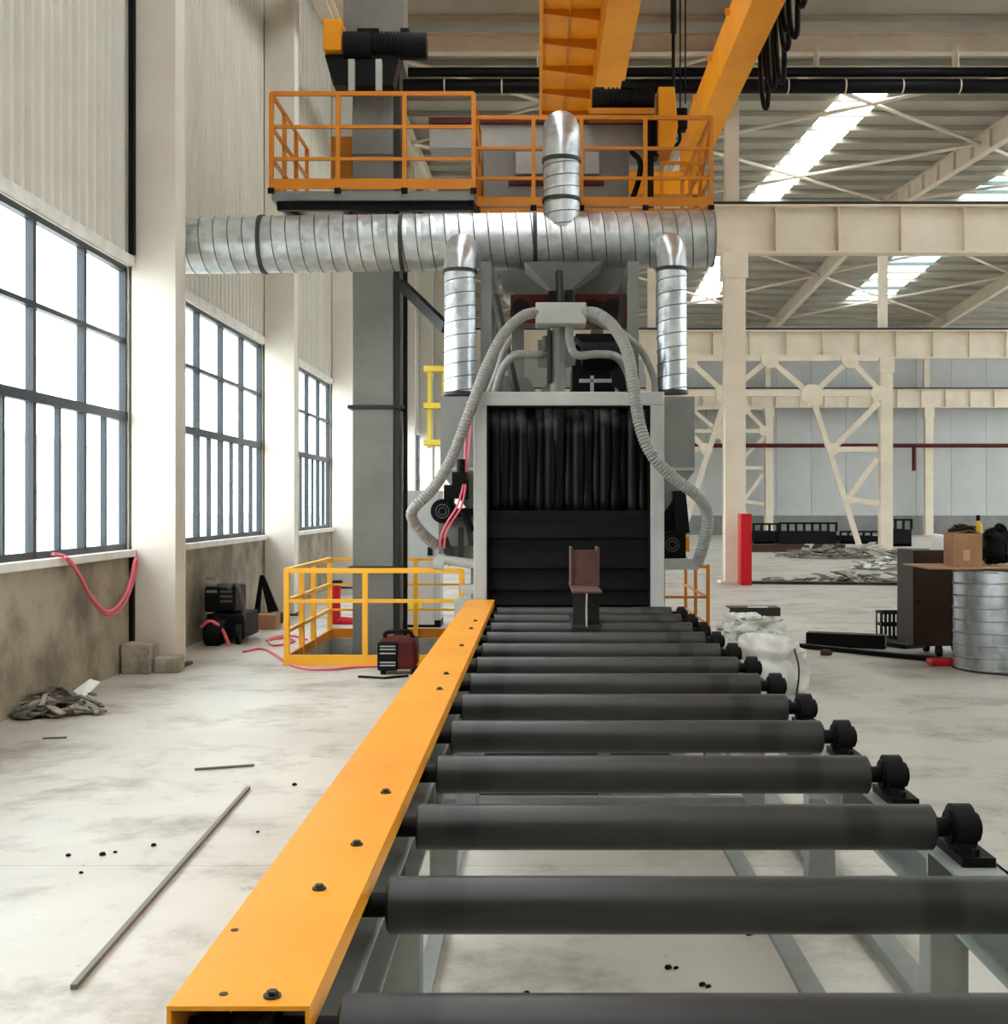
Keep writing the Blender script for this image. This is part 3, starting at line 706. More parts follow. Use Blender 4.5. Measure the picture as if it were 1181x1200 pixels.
k = MB(); k.bar((-.45,12.6,3.9),(-.2,12.3,2.75),.06); k.bar((.35,12.5,3.45),(.75,12.5,3.15),.05); k.bar((.9,12.5,3.9),(.75,12.5,2.75),.06); k.build('strut', 'steel_dark', sm)
# hoses
def PH(l): return [P(*q) for q in l]
hose('hose', PH([(629,366,11.2),(612,371,11.1),(590,392,11.0),(570,430,10.9),(552,478,10.8),(530,535,10.8),(508,572,10.85),(484,597,10.9),(485,612,11.0),(498,628,11.1),(512,640,11.2)]), .052, 'hose_grey', sm, label='thick grey ribbed hose looping down the left side')
hose('hose', PH([(684,366,11.2),(700,368,11.1),(718,382,11.0),(734,410,10.85),(742,450,10.75),(750,500,10.7),(766,536,10.7),(792,562,10.75),(818,582,10.8),(829,603,10.9),(825,635,11.0),(817,661,11.1)]), .056, 'hose_grey', sm, label='thick grey ribbed hose curving down the right side')
hose('hose', PH([(640,415,11.4),(622,416,11.3),(604,416,11.3),(590,430,11.4),(583,450,11.5),(579,466,11.6)]), .040, 'hose_grey', sm)
hose('hose', PH([(668,380,11.35),(668,402,11.3),(676,416,11.3),(700,415,11.4),(722,418,11.5),(735,436,11.7),(740,462,11.9)]), .040, 'hose_grey', sm)
hose('hose', PH([(690,372,11.35),(730,392,11.6),(752,412,11.9),(765,440,12.0),(768,462,12.0)]), .036, 'hose_grey', sm)
hose('hose', PH([(597,398,11.6),(590,412,11.5),(582,438,11.6),(572,462,11.8)]), .034, 'hose_grey', sm)
for dx in (0, 5):
    hose('air_line', PH([(548+dx,470,11.38),(545+dx,520,11.3),(544+dx*.5,560,11.2),(536+dx,592,11.0),(524+dx,612,11.05),(517+dx,628,11.1),(515+dx,645,11.15)]), .010, 'hose_pink', sm, False)

# ------------------------------------------------------------------ ductwork
du = thing('ventilation_duct', (-1, 13, 4.2), 'big galvanised spiral duct crossing the hall with vertical branches', 'duct')
DL, DR = Vector((XW-.05, 13.05, 4.52)), Vector((1.90, 13.05, 4.60)); RD = .305
def dpt(px): 
    x = (px-630)*13.05/F; t = (x-DL.x)/(DR.x-DL.x); return DL.lerp(DR, t)
MB().spiral(DL, DR, RD, .155, .003, 48, 6).build('main_pipe', 'galvanised', du, smooth=50)
ax = (DR-DL).normalized()
MB().helix(DL, DR, RD+.002, .155, .0065).build('seam', 'seam_dark', du, smooth=60)
MB().cyl(DR-ax*.01, DR+ax*.012, RD+.004, 48).build('end_cap', 'machine_grey', du, smooth=40)
for px in (309, 472, 627): 
    c = dpt(px); MB().cyl(c-ax*.022, c+ax*.022, RD+.014, 48).build('clamp_ring', 'ring_dark', du, smooth=40)
def vduct(px0, px1, pyb, pyt, y):
    x = ((px0+px1)/2-630)*y/F; r = (px1-px0)/2*y/F
    zb = H+(592-pyb)*y/F; zt = H+(592-pyt)*y/F-.16
    o = MB().spiral((x, y, zb), (x, y, zt), r, .14, .0025, 32, 6).build('branch_pipe', 'galvanised', du, smooth=50)
    MB().helix((x, y, zb), (x, y, zt), r+.002, .14, .005, 32).build('seam', 'seam_dark', o, smooth=60)
    pts = [(x, y, zt-.02)]+[(x, y+.36*(1-math.cos(a)), zt+.30*math.sin(a)) for a in [PI/2*k/7 for k in range(8)]]+[(x, 13.0, zt+.30)]
    MB().tube(pts, r*1.01, 28).build('elbow', 'galvanised', o, smooth=30)
    for z in (zb+.01, zt): MB().cyl((x, y, z-.018), (x, y, z+.018), r+.015, 32).build('clamp_ring', 'ring_dark', o, smooth=40)
vduct(520.5, 557.5, 463, 300, 12.1); vduct(770, 804.5, 461, 298, 12.1)
# riser above the main duct, bending back to the filter
y = 12.95; x = (658-630)*y/F; r = .195
o = MB().spiral((x, y, 4.55), (x, y, 5.42), r, .13, .0025, 36, 6).build('riser_pipe', 'galvanised', du, smooth=50)
MB().helix((x, y, 4.55), (x, y, 5.42), r+.002, .13, .005, 36).build('seam', 'seam_dark', o, smooth=60)
pts = [(x, y, 5.40), (x, y, 5.50)]+[(x, y+.42*(1-math.cos(a)), 5.55+.32*math.sin(a)) for a in [PI/2*k/6 for k in range(7)]]+[(x, 14.6, 5.87)]
MB().tube(pts, r*1.03, 30).build('elbow', 'galvanised', o, smooth=22)
for z in (4.99, 5.42): MB().cyl((x, y, z-.02), (x, y, z+.02), r+.018, 36).build('clamp_ring', 'ring_dark', o, smooth=40)

# ------------------------------------------------------------------ bucket elevator
ev = thing('bucket_elevator', (-1.9, 14, -1.5), 'tall grey bucket elevator leg rising from the pit', 'elevator')
EX0, EX1, EY0, EY1 = -2.17, -1.69, 14.0, 14.35
zs = [-1.5, .95, 2.84, 5.0, 7.0]
for a, b in zip(zs, zs[1:]): B(EX0, EX1, EY0, EY1, a+.02, b-.02).build('casing', 'elevator_grey', ev, bevel=.008)
for z in zs[1:-1]:
    B(EX0-.05, EX1+.12, EY0-.05, EY1+.05, z-.02, z+.02).build('flange', 'steel_dark', ev)
B(EX1+.002, EX1+.07, EY0+.02, EY1, -1.4, 7.0).build('side_channel', 'steel_dark', ev)
B(EX1+.10, EX1+.15, EY0+.1, EY0+.15, -1.2, 5.1).build('cable_conduit', 'black_iron', ev)
B(EX0, EX1, EY0-.02, EY0, 5.8, 6.3).build('inspection_door', 'machine_grey', ev)
hd = MB(); hd.box(EX0-.1, EX1+.12, EY0-.05, EY1+.1, 6.86, 8.4); hd.build('head_casing', 'elevator_grey', ev, bevel=.01)
# drive at the head
B(*[P(383,68,13.85).x, P(404,68,13.85).x, 13.6, 13.95, P(383,68,13.85).z, P(383,32,13.85).z]).build('gearbox', 'crane_orange', ev, bevel=.01)
m = MB(); yb_ = 13.75
m.cyl(P(404,55,yb_), P(436,55,yb_), .17, 20); m.cyl(P(436,53,yb_), P(470,53,yb_), .13, 20); m.cyl(P(468,54,yb_), P(500,54,yb_), .155, 20)
for k in range(9): 
    q = P(437+3.6*k, 53, yb_); m.cyl(q, q+Vector((.012,0,0)), .15, 20)
m.box(P(420,0,yb_).x, P(445,0,yb_).x, yb_-.1, yb_+.1, P(0,46,yb_).z, P(0,37,yb_).z); m.box(P(470,0,yb_).x, P(480,0,yb_).x, yb_-.08, yb_+.08, P(0,46,yb_).z, P(0,36,yb_).z)
m.build('drive_motor', 'black_iron', ev, smooth=40)
m = MB(); m.prism([(P(383,0,13.85).x, P(0,70,13.85).z), (P(470,0,13.85).x, P(0,70,13.85).z), (P(462,0,13.85).x, P(0,105,13.85).z), (P(393,0,13.85).x, P(0,105,13.85).z)], 13.7, 13.95); m.build('motor_bracket', 'black_paint', ev)
for px in (408, 440): B(P(px,0,13.6).x, P(px+7,0,13.6).x, 13.6, 13.69, P(0,106,13.6).z, P(0,69,13.6).z).build('bracket_rib', 'machine_light', ev)
B(-2.5, -2.2, 14.45, 14.9, 5.55, 6.15).build('orange_guard', 'orange', ev)

# ------------------------------------------------------------------ platforms
def rail(m, p, q, r=.022): m.bar(p, q, r*2)
def platform(name, label, x0, x1, y0, y1, zd, ht, posts_front, sides, toe, m_='orange', rails=(1.0, .66, .33), deck='machine_grey'):
    t = thing(name, ((x0+x1)/2, (y0+y1)/2, zd-.1), label, 'platform')
    B(x0, x1, y0, y1, zd-.10, zd).build('deck', deck, t)
    def post(x, y, h=1.0): 
        B(x-.024, x+.024, y-.024, y+.024, zd, zd+ht*h).build('post', m_, t); B(x-.035, x+.035, y-.04, y+.0, zd-.03, zd+.03).build('post_foot', 'black_iron', t)
    for x in posts_front: post(x, y0)
    for f in rails: MB().bar((x0, y0, zd+ht*f), (x1, y0, zd+ht*f), .046 if f == 1 else .036).build('rail', m_, t)
    B(x0, x1, y0-.012, y0, zd+.02, zd+toe).build('toe_board', m_, t)
    for x in sides:
        n = 3
        for k in range(1, n+1): post(x, y0+(y1-y0)*k/n)
        for f in rails: MB().bar((x, y0, zd+ht*f), (x, y1, zd+ht*f), .036).build('rail', m_, t)
        B(x-.006, x+.006, y0, y1, zd+.02, zd+toe).build('toe_board', m_, t)
    return t
a, b = P(318,0,13.6).x, P(555,0,13.6).x; zd = P(0,224,13.6).z
pl = platform('service_platform', 'upper left orange-railed service platform around the elevator', a, b, 13.6, 15.7, zd, P(0,110,13.6).z-zd,
              [a, P(396,0,13.6).x, P(474,0,13.6).x, b], [a, b], .14)
k = MB()
for x in (a+.08, P(396,0,13.6).x, P(474,0,13.6).x+.05, b-.06): k.bar((x, 13.66, zd-.12), (x+.28, 15.5, zd-.12), .07, .09)
k.box(a+.05, b, 15.4, 15.5, zd-.22, zd-.1); k.box(a+.05, b, 13.66, 13.74, zd-.2, zd-.1); k.build('deck_joist', 'black_paint', pl)
MB().bar((a-.9, 14.6, zd-.2), (a+.2, 14.6, zd-.2), .12).build('wall_bracket', 'cream', pl)
MB().bar((XW+.1, 14.6, zd-.75), (a+.15, 14.6, zd-.25), .08).build('wall_brace', 'cream', pl)
y0 = 14.15
a2, b2 = P(557,0,y0).x, P(833,0,y0).x; z2 = P(0,244,y0).z
pr = platform('service_platform', 'upper right orange-railed service platform above the machine', a2, b2, y0, 17.0, z2, P(0,138,y0).z-z2,
              [P(625,0,y0).x, P(681,0,y0).x, P(756,0,y0).x, b2], [b2], .13, deck='orange')
for k_, (p, q) in enumerate((((b2, y0, z2+1.05), (b2-.02, y0+1.4, z2+.1)), )): MB().bar(p, q, .03).build('stair_rail', 'orange', pr)
MB().bar((b2-.55, y0+.3, z2+.62), (b2-.05, y0+.3, z2+.62), .036).build('inner_rail', 'orange', pr)
MB().bar((b2-.55, y0+.3, z2), (b2-.55, y0+.3, z2+.62), .036).build('inner_post', 'orange', pr)
MB().prism([(b2-.1, z2-.1), (b2+.02, z2-.1), (b2+.02, z2-.2), (b2-.06, z2-.45), (b2-.16, z2-.45)], y0+.05, y0+.12).build('corner_bracket', 'black_paint', pr)
# separator boxes on the right platform
sp = thing('shot_separator', (.2, 15.4, z2), 'grey shot separator box behind the right platform railing', 'machine')
B(P(503,0,15).x, P(757,0,15).x, 15.0, 15.6, P(0,174,15).z, P(0,140,15).z).build('top_trough', 'machine_light', sp, bevel=.01)
B(P(503,0,15).x, P(757,0,15).x, 14.94, 15.05, P(0,146,15).z, P(0,139,15).z).build('trough_lip', 'dark_red', sp)
B(P(566,0,15).x, P(737,0,15).x, 15.0, 16.2, z2, P(0,174,15).z).build('body', 'machine_grey', sp, bevel=.01)
for p0, p1 in ((604, 636), (684, 702)):
    B(P(p0,0,14.98).x, P(p1,0,14.98).x, 14.9, 15.0, P(0,206,14.98).z, P(0,180,14.98).z).build('access_hatch', 'machine_light', sp, bevel=.01)
B(P(596,0,14.98).x, P(708,0,14.98).x, 14.97, 15.0, P(0,217,14.98).z, P(0,212,14.98).z).build('hatch_ledge', 'dark_red', sp)
hose('cable', [P(740,178,14.9), P(750,190,14.8), P(748,212,14.8), P(740,236,14.9)], .035, 'black_iron', sp, False)
# second drive
dv = thing('drive_unit', (P(735,0,14.6).x, 14.6, z2), 'black motor with tall orange gear case on the right platform', 'motor')
yb_ = 14.7; m = MB()
m.cyl(P(694,117,yb_), P(766,117,yb_), .13, 20); m.cyl(P(696,117,yb_), P(708,117,yb_), .15, 20)
for k in range(10):
    q = P(712+5*k, 117, yb_); m.cyl(q, q+Vector((.015,0,0)), .15, 20)
m.box(P(728,0,yb_).x, P(750,0,yb_).x, yb_-.1, yb_+.1, P(0,106,yb_).z, P(0,98,yb_).z); m.build('motor', 'black_iron', dv, smooth=40)
m = MB(); x0, x1 = P(771,0,14.55).x, P(788,0,14.55).x; m.prism([(x0, P(0,178,14.55).z), (x1, P(0,178,14.55).z), (x1+.06, P(0,150,14.55).z), (x1+.02, P(0,103,14.55).z), (x0, P(0,103,14.55).z)], 14.5, 15.0); m.build('gear_case', 'crane_orange', dv, bevel=.012)
m = MB(); m.box(P(690,0,14.7).x, P(765,0,14.7).x, 14.55, 14.9, P(0,138,14.7).z, P(0,131,14.7).z); m.build('motor_base', 'orange', dv)
m = MB(); m.box(P(762,0,14.75).x, P(771,0,14.75).x, 14.65, 14.9, P(0,186,14.75).z, P(0,140,14.75).z); m.box(P(755,0,14.75).x, P(765,0,14.75).x, 14.65, 14.9, z2, P(0,140,14.75).z); m.build('stand', 'black_paint', dv)

# ------------------------------------------------------------------ things around the machine
# yellow access ladder
xa, xb_ = P(503,0,12.7).x, P(520,0,12.7).x
ld = MB()
for x in (xa, xb_): ld.box(x-.02, x+.02, 12.7, 12.75, P(0,525,12.7).z, P(0,430,12.7).z)
ld.bar((xb_, 12.72, P(0,470,12.7).z), (-.92, 12.72, P(0,470,12.7).z), .04); ld.bar((xb_, 12.72, P(0,520,12.7).z), (-.92, 12.72, P(0,520,12.7).z), .04)
ld = ld.build('access_ladder', 'label_yellow', sm, label='bright yellow ladder left of the machine')
for py in (433, 476, 519): B(xa-.05, xb_+.06, 12.60, 12.82, P(0,py,12.7).z-.028, P(0,py,12.7).z+.028).build('tread', 'label_yellow', ld)
# control cabinet
d = 16.5; cb = thing('control_cabinet', (P(489,0,d).x, d, 0), 'tall grey control cabinet standing behind the elevator', 'cabinet')
x0, x1, zt = P(461,0,d).x, P(516,0,d).x, P(0,575,d).z
B(x0, x1, d, d+.5, .10, zt).build('body', 'cabinet_grey', cb, bevel=.01); B(x0, x1, d+.02, d+.5, 0, .10).build('plinth', 'black_paint', cb)
B(P(476,0,d).x, P(509,0,d).x, d-.012, d, P(0,732,d).z, P(0,656,d).z).build('door', 'cabinet_panel', cb, bevel=.004)
B(P(478,0,d).x, P(494,0,d).x, d-.02, d-.012, P(0,713,d).z, P(0,706,d).z).build('warning_plate', 'label_yellow', cb)
B(P(501,0,d).x, P(507,0,d).x, d-.02, d, P(0,651,d).z, P(0,641,d).z).build('switch', 'black_iron', cb)
# pit guard rail
gr = thing('pit_guard_rail', (-1.8, 12.6, 0), 'yellow guard railing around the elevator pit', 'railing')
xl, xr, yf, yk = P(336,0,12.6).x, -.80, 12.6, 15.2
def gpost(x, y): B(x-.028, x+.028, y-.028, y+.028, 0, 1.02).build('post', 'yellow_rail', gr)
for x in (xl, P(428,0,12.6).x, P(541,0,12.6).x): gpost(x, yf)
for y in (13.4, 14.1, 15.2): gpost(xl, y)
for x in (-1.55, xr): gpost(x, yk)
for z, w in ((1.0, .05), (.68, .038)):
    MB().bar((xl, yf, z), (xr, yf, z), w).build('rail', 'yellow_rail', gr)
for z, w in ((1.0, .05), (.68, .04), (.36, .04)):
    MB().bar((xl, yf, z), (xl, yk, z), w).build('rail', 'yellow_rail', gr); MB().bar((xl, yk, z), (xr, yk, z), w*.7).build('rail', 'yellow_rail', gr)
B(xl-.02, xr, yf-.03, yf+.02, 0, .11).build('kick_plate', 'yellow_rail', gr); B(xl-.02, xr, yk, yk+.03, 0, .12).build('kick_plate', 'orange', gr)
B(xl-.02, xl+.02, yf, yk, 0, .11).build('kick_plate', 'orange', gr)
# orange guard frame on the right of the machine
og = thing('guard_frame', (1.7, 13.9, 0), 'small rust-orange guard frame right of the machine', 'railing')
for x, y in ((1.98, 13.9), (1.46, 13.9), (1.98, 15.0), (1.98, 16.0)): B(x-.02, x+.02, y-.02, y+.02, 0, 1.0).build('post', 'orange', og)
for z in (.97, .62, .30):
    MB().bar((1.46, 13.9, z), (1.98, 13.9, z), .03).build('rail', 'orange', og); MB().bar((1.98, 13.9, z), (1.98, 16.0, z), .03).build('rail', 'orange', og)
# portable generator
d = 11.9; ge = thing('portable_generator', (P(465,0,d).x, d, 0), 'small dark red portable generator on the floor by the railing', 'generator')
x0, xm, x1 = P(442,0,d).x, P(466,0,d).x, P(488,0,d).x
B(x0+.01, x1-.01, d, d+.34, .05, .36).build('housing', 'dark_red', ge, bevel=.035)
m = B(x0, xm, d-.02, d+.30, .04, .33); m.build('front_panel', 'black_paint', ge, bevel=.02)
for z in (.25, .28, .21, .12, .09): B(x0+.03, xm-.02, d-.028, d-.02, z, z+.012).build('panel_slot', 'machine_light', ge)
m = MB(); m.tube(spline([(x0+.06,d+.12,.35),(x0+.08,d+.12,.41),(x1-.10,d+.12,.42),(x1-.04,d+.12,.35)],6), .02, 8); m.build('handle', 'black_iron', ge, smooth=60)
for x in (x0+.03, x1-.06):
    for y in (d+.04, d+.28): B(x, x+.05, y-.02, y+.02, 0, .05).build('foot', 'black_iron', ge)
MB().cyl((x1-.02, d+.15, .2), (x1+.004, d+.15, .2), .10, 18).build('side_vent', 'dark_red', ge, smooth=40)
tag(MB().tube([(P(420,795,11.7).x, 11.7, .012), (P(450,0,11.6).x, 11.6, .012), (P(478,0,11.75).x, 11.75, .012)], .012, 8).build('cable_end', 'black_iron'), 'short black cable on the floor in front of the generator', 'cable')
# hoses on the floor
def floorhose(pts, label, r=.014):
    tag(hose('air_hose', [Vector((x, y, max(z, r*1.02))) for x, y, z in pts], r, 'hose_pink', None, False), label, 'hose')
def G(px, py): dd = F*H/(py-592); return ((px-630)*dd/F, dd, 0)
floorhose([G(285,765), G(310,762), G(345,782), G(380,786), G(420,783), G(455,782)], 'pink hose trailing across the floor below the pit railing')
floorhose([G(312,752), G(330,749), G(345,752), G(335,756), G(318,757), G(316,750), G(340,746), G(360,751)], 'coiled pink hose on the floor behind the welding machine')
q = lambda px, py, x=XW+.10: Vector((x, x*F/(px-630), H+(592-py)*(x*F/(px-630))/F))
hs = []
for off in (0, .05):
    hs += [q(62, 649+off*40, XW+.05), q(80, 655, XW+.09+off), q(95, 678, XW+.09+off), q(110, 706, XW+.09+off), q(126, 720, XW+.09+off), q(142, 712, XW+.09+off), q(154, 688, XW+.09+off), q(160, 660, XW+.09+off)]
    if off == 0: hs += [q(158, 657, XW+.11), q(150, 690, XW+.13), q(138, 710, XW+.13), q(124, 716, XW+.13), q(106, 698, XW+.13), q(92, 672, XW+.13), q(76, 652, XW+.11)]; break
tag(hose('air_hose', hs, .016, 'hose_pink', None, False), 'pink hose hanging in a loop from the window sill', 'hose')
# welding machine by the wall
d = 14.6; wm = thing('welding_machine', (P(262,0,d).x, d, 0), 'black welding machine standing by the left wall', 'machine')
x0, x1 = P(239,0,d).x, P(276,0,d).x
B(x0, x1, d, d+.55, .38, P(0,687,d).z).build('power_unit', 'black_paint', wm, bevel=.03)
B(x0+.04, x1+.12, d-.05, d+.7, .06, .36).build('cart', 'black_iron', wm, bevel=.02)
m = MB(); m.tube(spline([P(268,690,d-.02), P(276,684,d-.02), P(284,705,d-.02), P(285,725,d-.02), P(279,735,d-.02)],6), .028, 8); m.build('handle', 'grille', wm, smooth=60)
for z in (.62, .70, .78): B(x0+.03, x0+.16, d-.012, d, z, z+.03).build('control_knob_row', 'machine_grey', wm)
for k in range(4): B(x0+.2, x1-.04, d-.008, d, .5+.06*k, .53+.06*k).build('vent_slot', 'grille', wm)
for x in (x0+.04, x1+.04):
    MB().cyl((x, d-.08, .12), (x+.05, d-.08, .12), .12, 18).build('wheel', 'black_iron', wm, smooth=40)
MB().cyl(P(247,742,d-.12), P(262,745,d-.12), .20, 22).build('wire_reel', 'black_iron', wm, smooth=40)
hose('welding_hose', [P(236,735,d-.2), P(246,728,d-.25), P(258,735,d-.25), P(266,750,d-.25), P(270,766,d-.25)], .022, 'hose_pink', wm, False)
MB().tube(spline([P(232,765,d-.3), P(250,768,d-.4), P(275,769,d-.3), P(285,760,d-.1)],6), .03, 8).build('ground_cable', 'black_iron', wm, smooth=60)
# plates and scraps leaning by the wall
yy = 17.0
m = MB(); a_ = [P(304,674,yy), P(309,674,yy), P(326,716,yy), P(314,718,yy)]
m.add([v for v in a_]+[v+Vector((0,.05,0)) for v in a_], [(0,1,2,3),(7,6,5,4),(0,4,5,1),(1,5,6,2),(2,6,7,3),(3,7,4,0)]); m.build
lp = thing('leaning_plate', (P(315,0,yy).x, yy, 0), 'black steel plates leaning in an A shape against the wall', 'plate')
m.build('plate', 'black_paint', lp)
m = MB(); a_ = [P(304,676,yy+.1), P(308,676,yy+.1), P(304,720,yy+.1), P(297,720,yy+.1)]
m.add([v for v in a_]+[v+Vector((0,.05,0)) for v in a_], [(0,1,2,3),(7,6,5,4),(0,4,5,1),(1,5,6,2),(2,6,7,3),(3,7,4,0)]); m.build('plate', 'black_paint', lp)
B(P(293,0,yy).x, P(328,0,yy).x, yy-.2, yy+.3, 0, .14).build('bottom_plate', 'black_paint', lp)
m = MB(); x0, y0_, _ = G(310, 738); m.box(x0-.15, x0+.15, y0_, y0_+.3, 0, .20); tag(m.build('carton', 'cardboard', bevel=.006), 'small brown carton on the floor among black plates by the wall', 'carton')
# red pipe section near the back
rpz = thing('red_pipe', (P(400,0,17).x, 17, 0), 'bright red L-shaped pipe standing behind the pit railing', 'pipe')
MB().cyl(P(393,684,17), P(393,728,17), .075, 16).build('upright', 'red', rpz, smooth=40); MB().cyl(P(389,728,17), P(418,730,17), .075, 16).build('foot', 'red', rpz, smooth=40)
MB().cyl(P(393,680,17), P(393,685,17), .10, 16).build('flange', 'black_iron', rpz, smooth=40)
# scrap pile, left
def scraps(name, c, rx, ry, hz, n, label, ms=('scrap_light','scrap_dark'), sz=.3, seed=1):
    rnd = random.Random(seed); t = thing(name, (c[0], c[1], 0), label, 'debris', kind='stuff')
    for mi, mm in enumerate(ms):
        m = MB()
        for k in range(n):
            a = rnd.uniform(0, 2*PI); rr = math.sqrt(rnd.random()); px_ = max(c[0]+rx*rr*math.cos(a), XW+.12+.1*rnd.random()); py_ = c[1]+ry*rr*math.sin(a)
            z = .02+hz*(1-rr)*rnd.uniform(.2, 1); L = sz*rnd.uniform(.4, 1.2); an = rnd.uniform(0, PI); tl = rnd.uniform(-.25, .25)
            dv_ = Vector((math.cos(an), math.sin(an), tl))*L/2; p = Vector((px_, py_, z+abs(dv_.z)))
            w = rnd.uniform(.02, .09)*sz/.3; mid = p+Vector((0,0,rnd.uniform(0,.06)))
            m.bar(p-dv_, mid, w, .012); m.bar(mid, p+dv_, w, .012)
        o = m.build('scrap', mm, t); o['kind'] = 'stuff'
    return t
x, y, _ = G(30, 838); scraps('scrap_pile', (x-.05, y+.2), .62, .40, .13, 55, 'heap of torn paper and wire scraps on the floor by the left wall', seed=3)
cw = MB(); p = [G(80,835), G(108,828)]
x, y, _ = G(92, 832)
rag = MB(); rag.add([(x-.18,y-.05,.04),(x-.02,y-.02,.03),(x+.14,y+.1,.22),(x+.05,y+.12,.24),(x-.14,y+.08,.10)], [(0,1,2,3,4)])
o = rag.build('crumpled_paper', 'paper'); md = o.modifiers.new('s', 'SOLIDIFY'); md.thickness = .012; tag(o, 'white crumpled sheet on top of the left scrap heap', 'paper')
# steel strips on the floor
def strip(name, p, q, w, h, label):
    a, b = Vector(G(*p)), Vector(G(*q)); a.z = b.z = h/2+.001; tag(MB().bar(a, b, w, h).build(name, 'steel_strip'), label, 'strip')
strip('steel_strip', (86,1160), (291,925), .022, .018, 'long thin steel strip lying on the floor, left of the yellow beam')
strip('steel_strip', (228,903), (298,898), .018, .014, 'short thin steel strip lying on the floor, near the wall')
strip('steel_strip', (50,866), (78,865), .03, .01, 'tiny dark metal offcut in front of the scrap heap')
# pebbles / weld spatter on the floor
for i, (px, py) in enumerate(((95,1024),(80,1004),(120,1003),(135,1000),(180,992),(302,976),(345,921),(505,1154),(617,1166),(783,1136),(792,1136),(823,1156),(878,1097),(1044,1118),(830,1158),(1082,1108))):
    x, y, _ = G(px, py); r = random.uniform(.007, .014)*(1 if py > 1100 else 1.2)
    m = MB(); m.tube([(x-r,y,.006),(x-r*.5,y,r*.6),(x+r*.5,y+r*.3,r*.7),(x+r,y,.006)], [r*.3,r*.7,r*.6,r*.25], 7)
    tag(m.build('metal_scrap', 'black_iron', smooth=60), 'tiny dark metal crumb on the '+('open floor left of the yellow beam' if px < 400 else 'floor under the nearest rollers'), 'scrap', 'metal crumbs left' if px < 400 else 'metal crumbs under rollers')

# ------------------------------------------------------------------ right-hand side
# woven sack
def lump(c, s, seed, flat=.0, amp=.10):
    nu, nv = 56, 36; vs = []
    for j in range(nv+1):
        th = PI*j/nv
        for i in range(nu):
            ph = 2*PI*i/nu; sx, sy, sz_ = math.sin(th)*math.cos(ph), math.sin(th)*math.sin(ph), math.cos(th)
            e = .68; f = lambda v: math.copysign(abs(v)**e, v)
            v = Vector((f(sx), f(sy), f(sz_))); nn = noise.noise(Vector((sx*1.6+seed, sy*1.6, sz_*1.6)))*amp*1.2-abs(noise.noise(Vector((sx*2.6, sy*2.6+seed, sz_*2.2))))*amp*2.6
            nn -= .9*amp*abs(noise.noise(Vector((sx*5+seed, sy*5, sz_*4.5)))); nn += amp*.55; v = v*(1+nn); p = Vector((c[0]+v.x*s[0], c[1]+v.y*s[1], c[2]+v.z*s[2])); p.z = max(p.z, .003); vs.append(p)
    fs = [(j*nu+i, j*nu+(i+1)%nu, (j+1)*nu+(i+1)%nu, (j+1)*nu+i) for j in range(nv) for i in range(nu)]
    return vs, fs
d = 10.1; sk = thing('woven_sack', (P(900,0,d).x, d+.1, 0), 'big white woven bulk sack slumped beside the rollers', 'sack')
m = MB(); m.add(*lump((P(902,0,d).x, d+.25, .27), (.345, .34, .31), 1.3, amp=.13)); m.build('bag', 'sack', sk, smooth=80)
m = MB(); m.add(*lump((P(860,0,d).x, d+.5, .30), (.25, .26, .29), 5.1, amp=.13)); m.build('side_fold', 'sack', sk, smooth=80)
m = MB(); m.add(*lump((P(892,0,d).x, d+.5, .62), (.24, .18, .10), 8.7, amp=.3)); m.build('gathered_mouth', 'sack', sk, smooth=80)
m = MB(); m.tube(spline([(P(930,0,d).x, d-.03, .48), (P(934,0,d).x, d-.07, .3), (P(931,0,d).x, d-.05, .05)], 8), .008, 6); m.build('seam_strap', 'steel_dark', sk)
# steel channel piece lying further back
x, y, _ = G(886, 722); cp = thing('steel_offcut', (x, y, 0), 'short steel channel offcut lying on the floor behind the sack', 'offcut')
m = MB(); m.box(x-.40, x+.37, y, y+.05, .0, .13); m.box(x-.40, x+.37, y+.05, y+.4, .11, .13); m.build('channel', 'steel_dark', cp)
B(x-.12, x+.18, y-.02, y+.1, .131, .138).build('paper_tag', 'paper', cp)
# dark beams on the floor
x, y, _ = G(935, 647); lb = thing('steel_beam', (x, y, 0), 'long red-brown steel beam lying on the floor in front of the far crates', 'beam')
m = MB(); m.box(x-1.7, x+1.7, y, y+.02, .02, .26); m.build('web', 'red_brown', lb); m = MB(); m.box(x-1.7, x+1.7, y-.1, y+.12, 0, .02); m.box(x-1.7, x+1.7, y-.1, y+.12, .26, .28); m.build('flange', 'red_brown', lb)
def floorbar(name, p, q, w, h, m_, label, cat='beam'):
    a, b = Vector(G(*p)), Vector(G(*q)); a.z = b.z = h/2+.001; tag(MB().bar(a, b, w, h).build(name, m_), label, cat)
floorbar('steel_beam', (946,756), (1038,760), .22, .16, 'black_paint', 'short thick black steel beam lying on the floor right of the sack')
floorbar('steel_bar', (830,748), (1120,778), .10, .05, 'black_paint', 'long black flat bar lying on the floor behind the sack')
floorbar('steel_bar', (1015,752), (1072,760), .3, .05, 'black_paint', 'short black bar on the floor in front of the brown cabinet', 'bar')
floorbar('steel_bar', (868,684), (1085,686), .25, .06, 'steel_dark', 'long brownish bar lying on the floor at the red box', 'bar')
x, y, _ = G(976,772); m = MB(); m.add(*lump((x-.02, y, .03), (.05, .05, .035), 2)); 
x, y, _ = G(968,768); m = MB(); m.add(*lump((x, y, .03), (.06, .05, .04), 2)); tag(m.build('rag', 'red_brown', smooth=60), 'small brown lump on the floor right of the sack', 'rag')
x, y, _ = G(1103,781); tag(B(x-.1, x+.12, y, y+.2, 0, .07).build('red_pad', 'red', bevel=.02), 'small bright red object on the floor under the brown cabinet', 'pad')
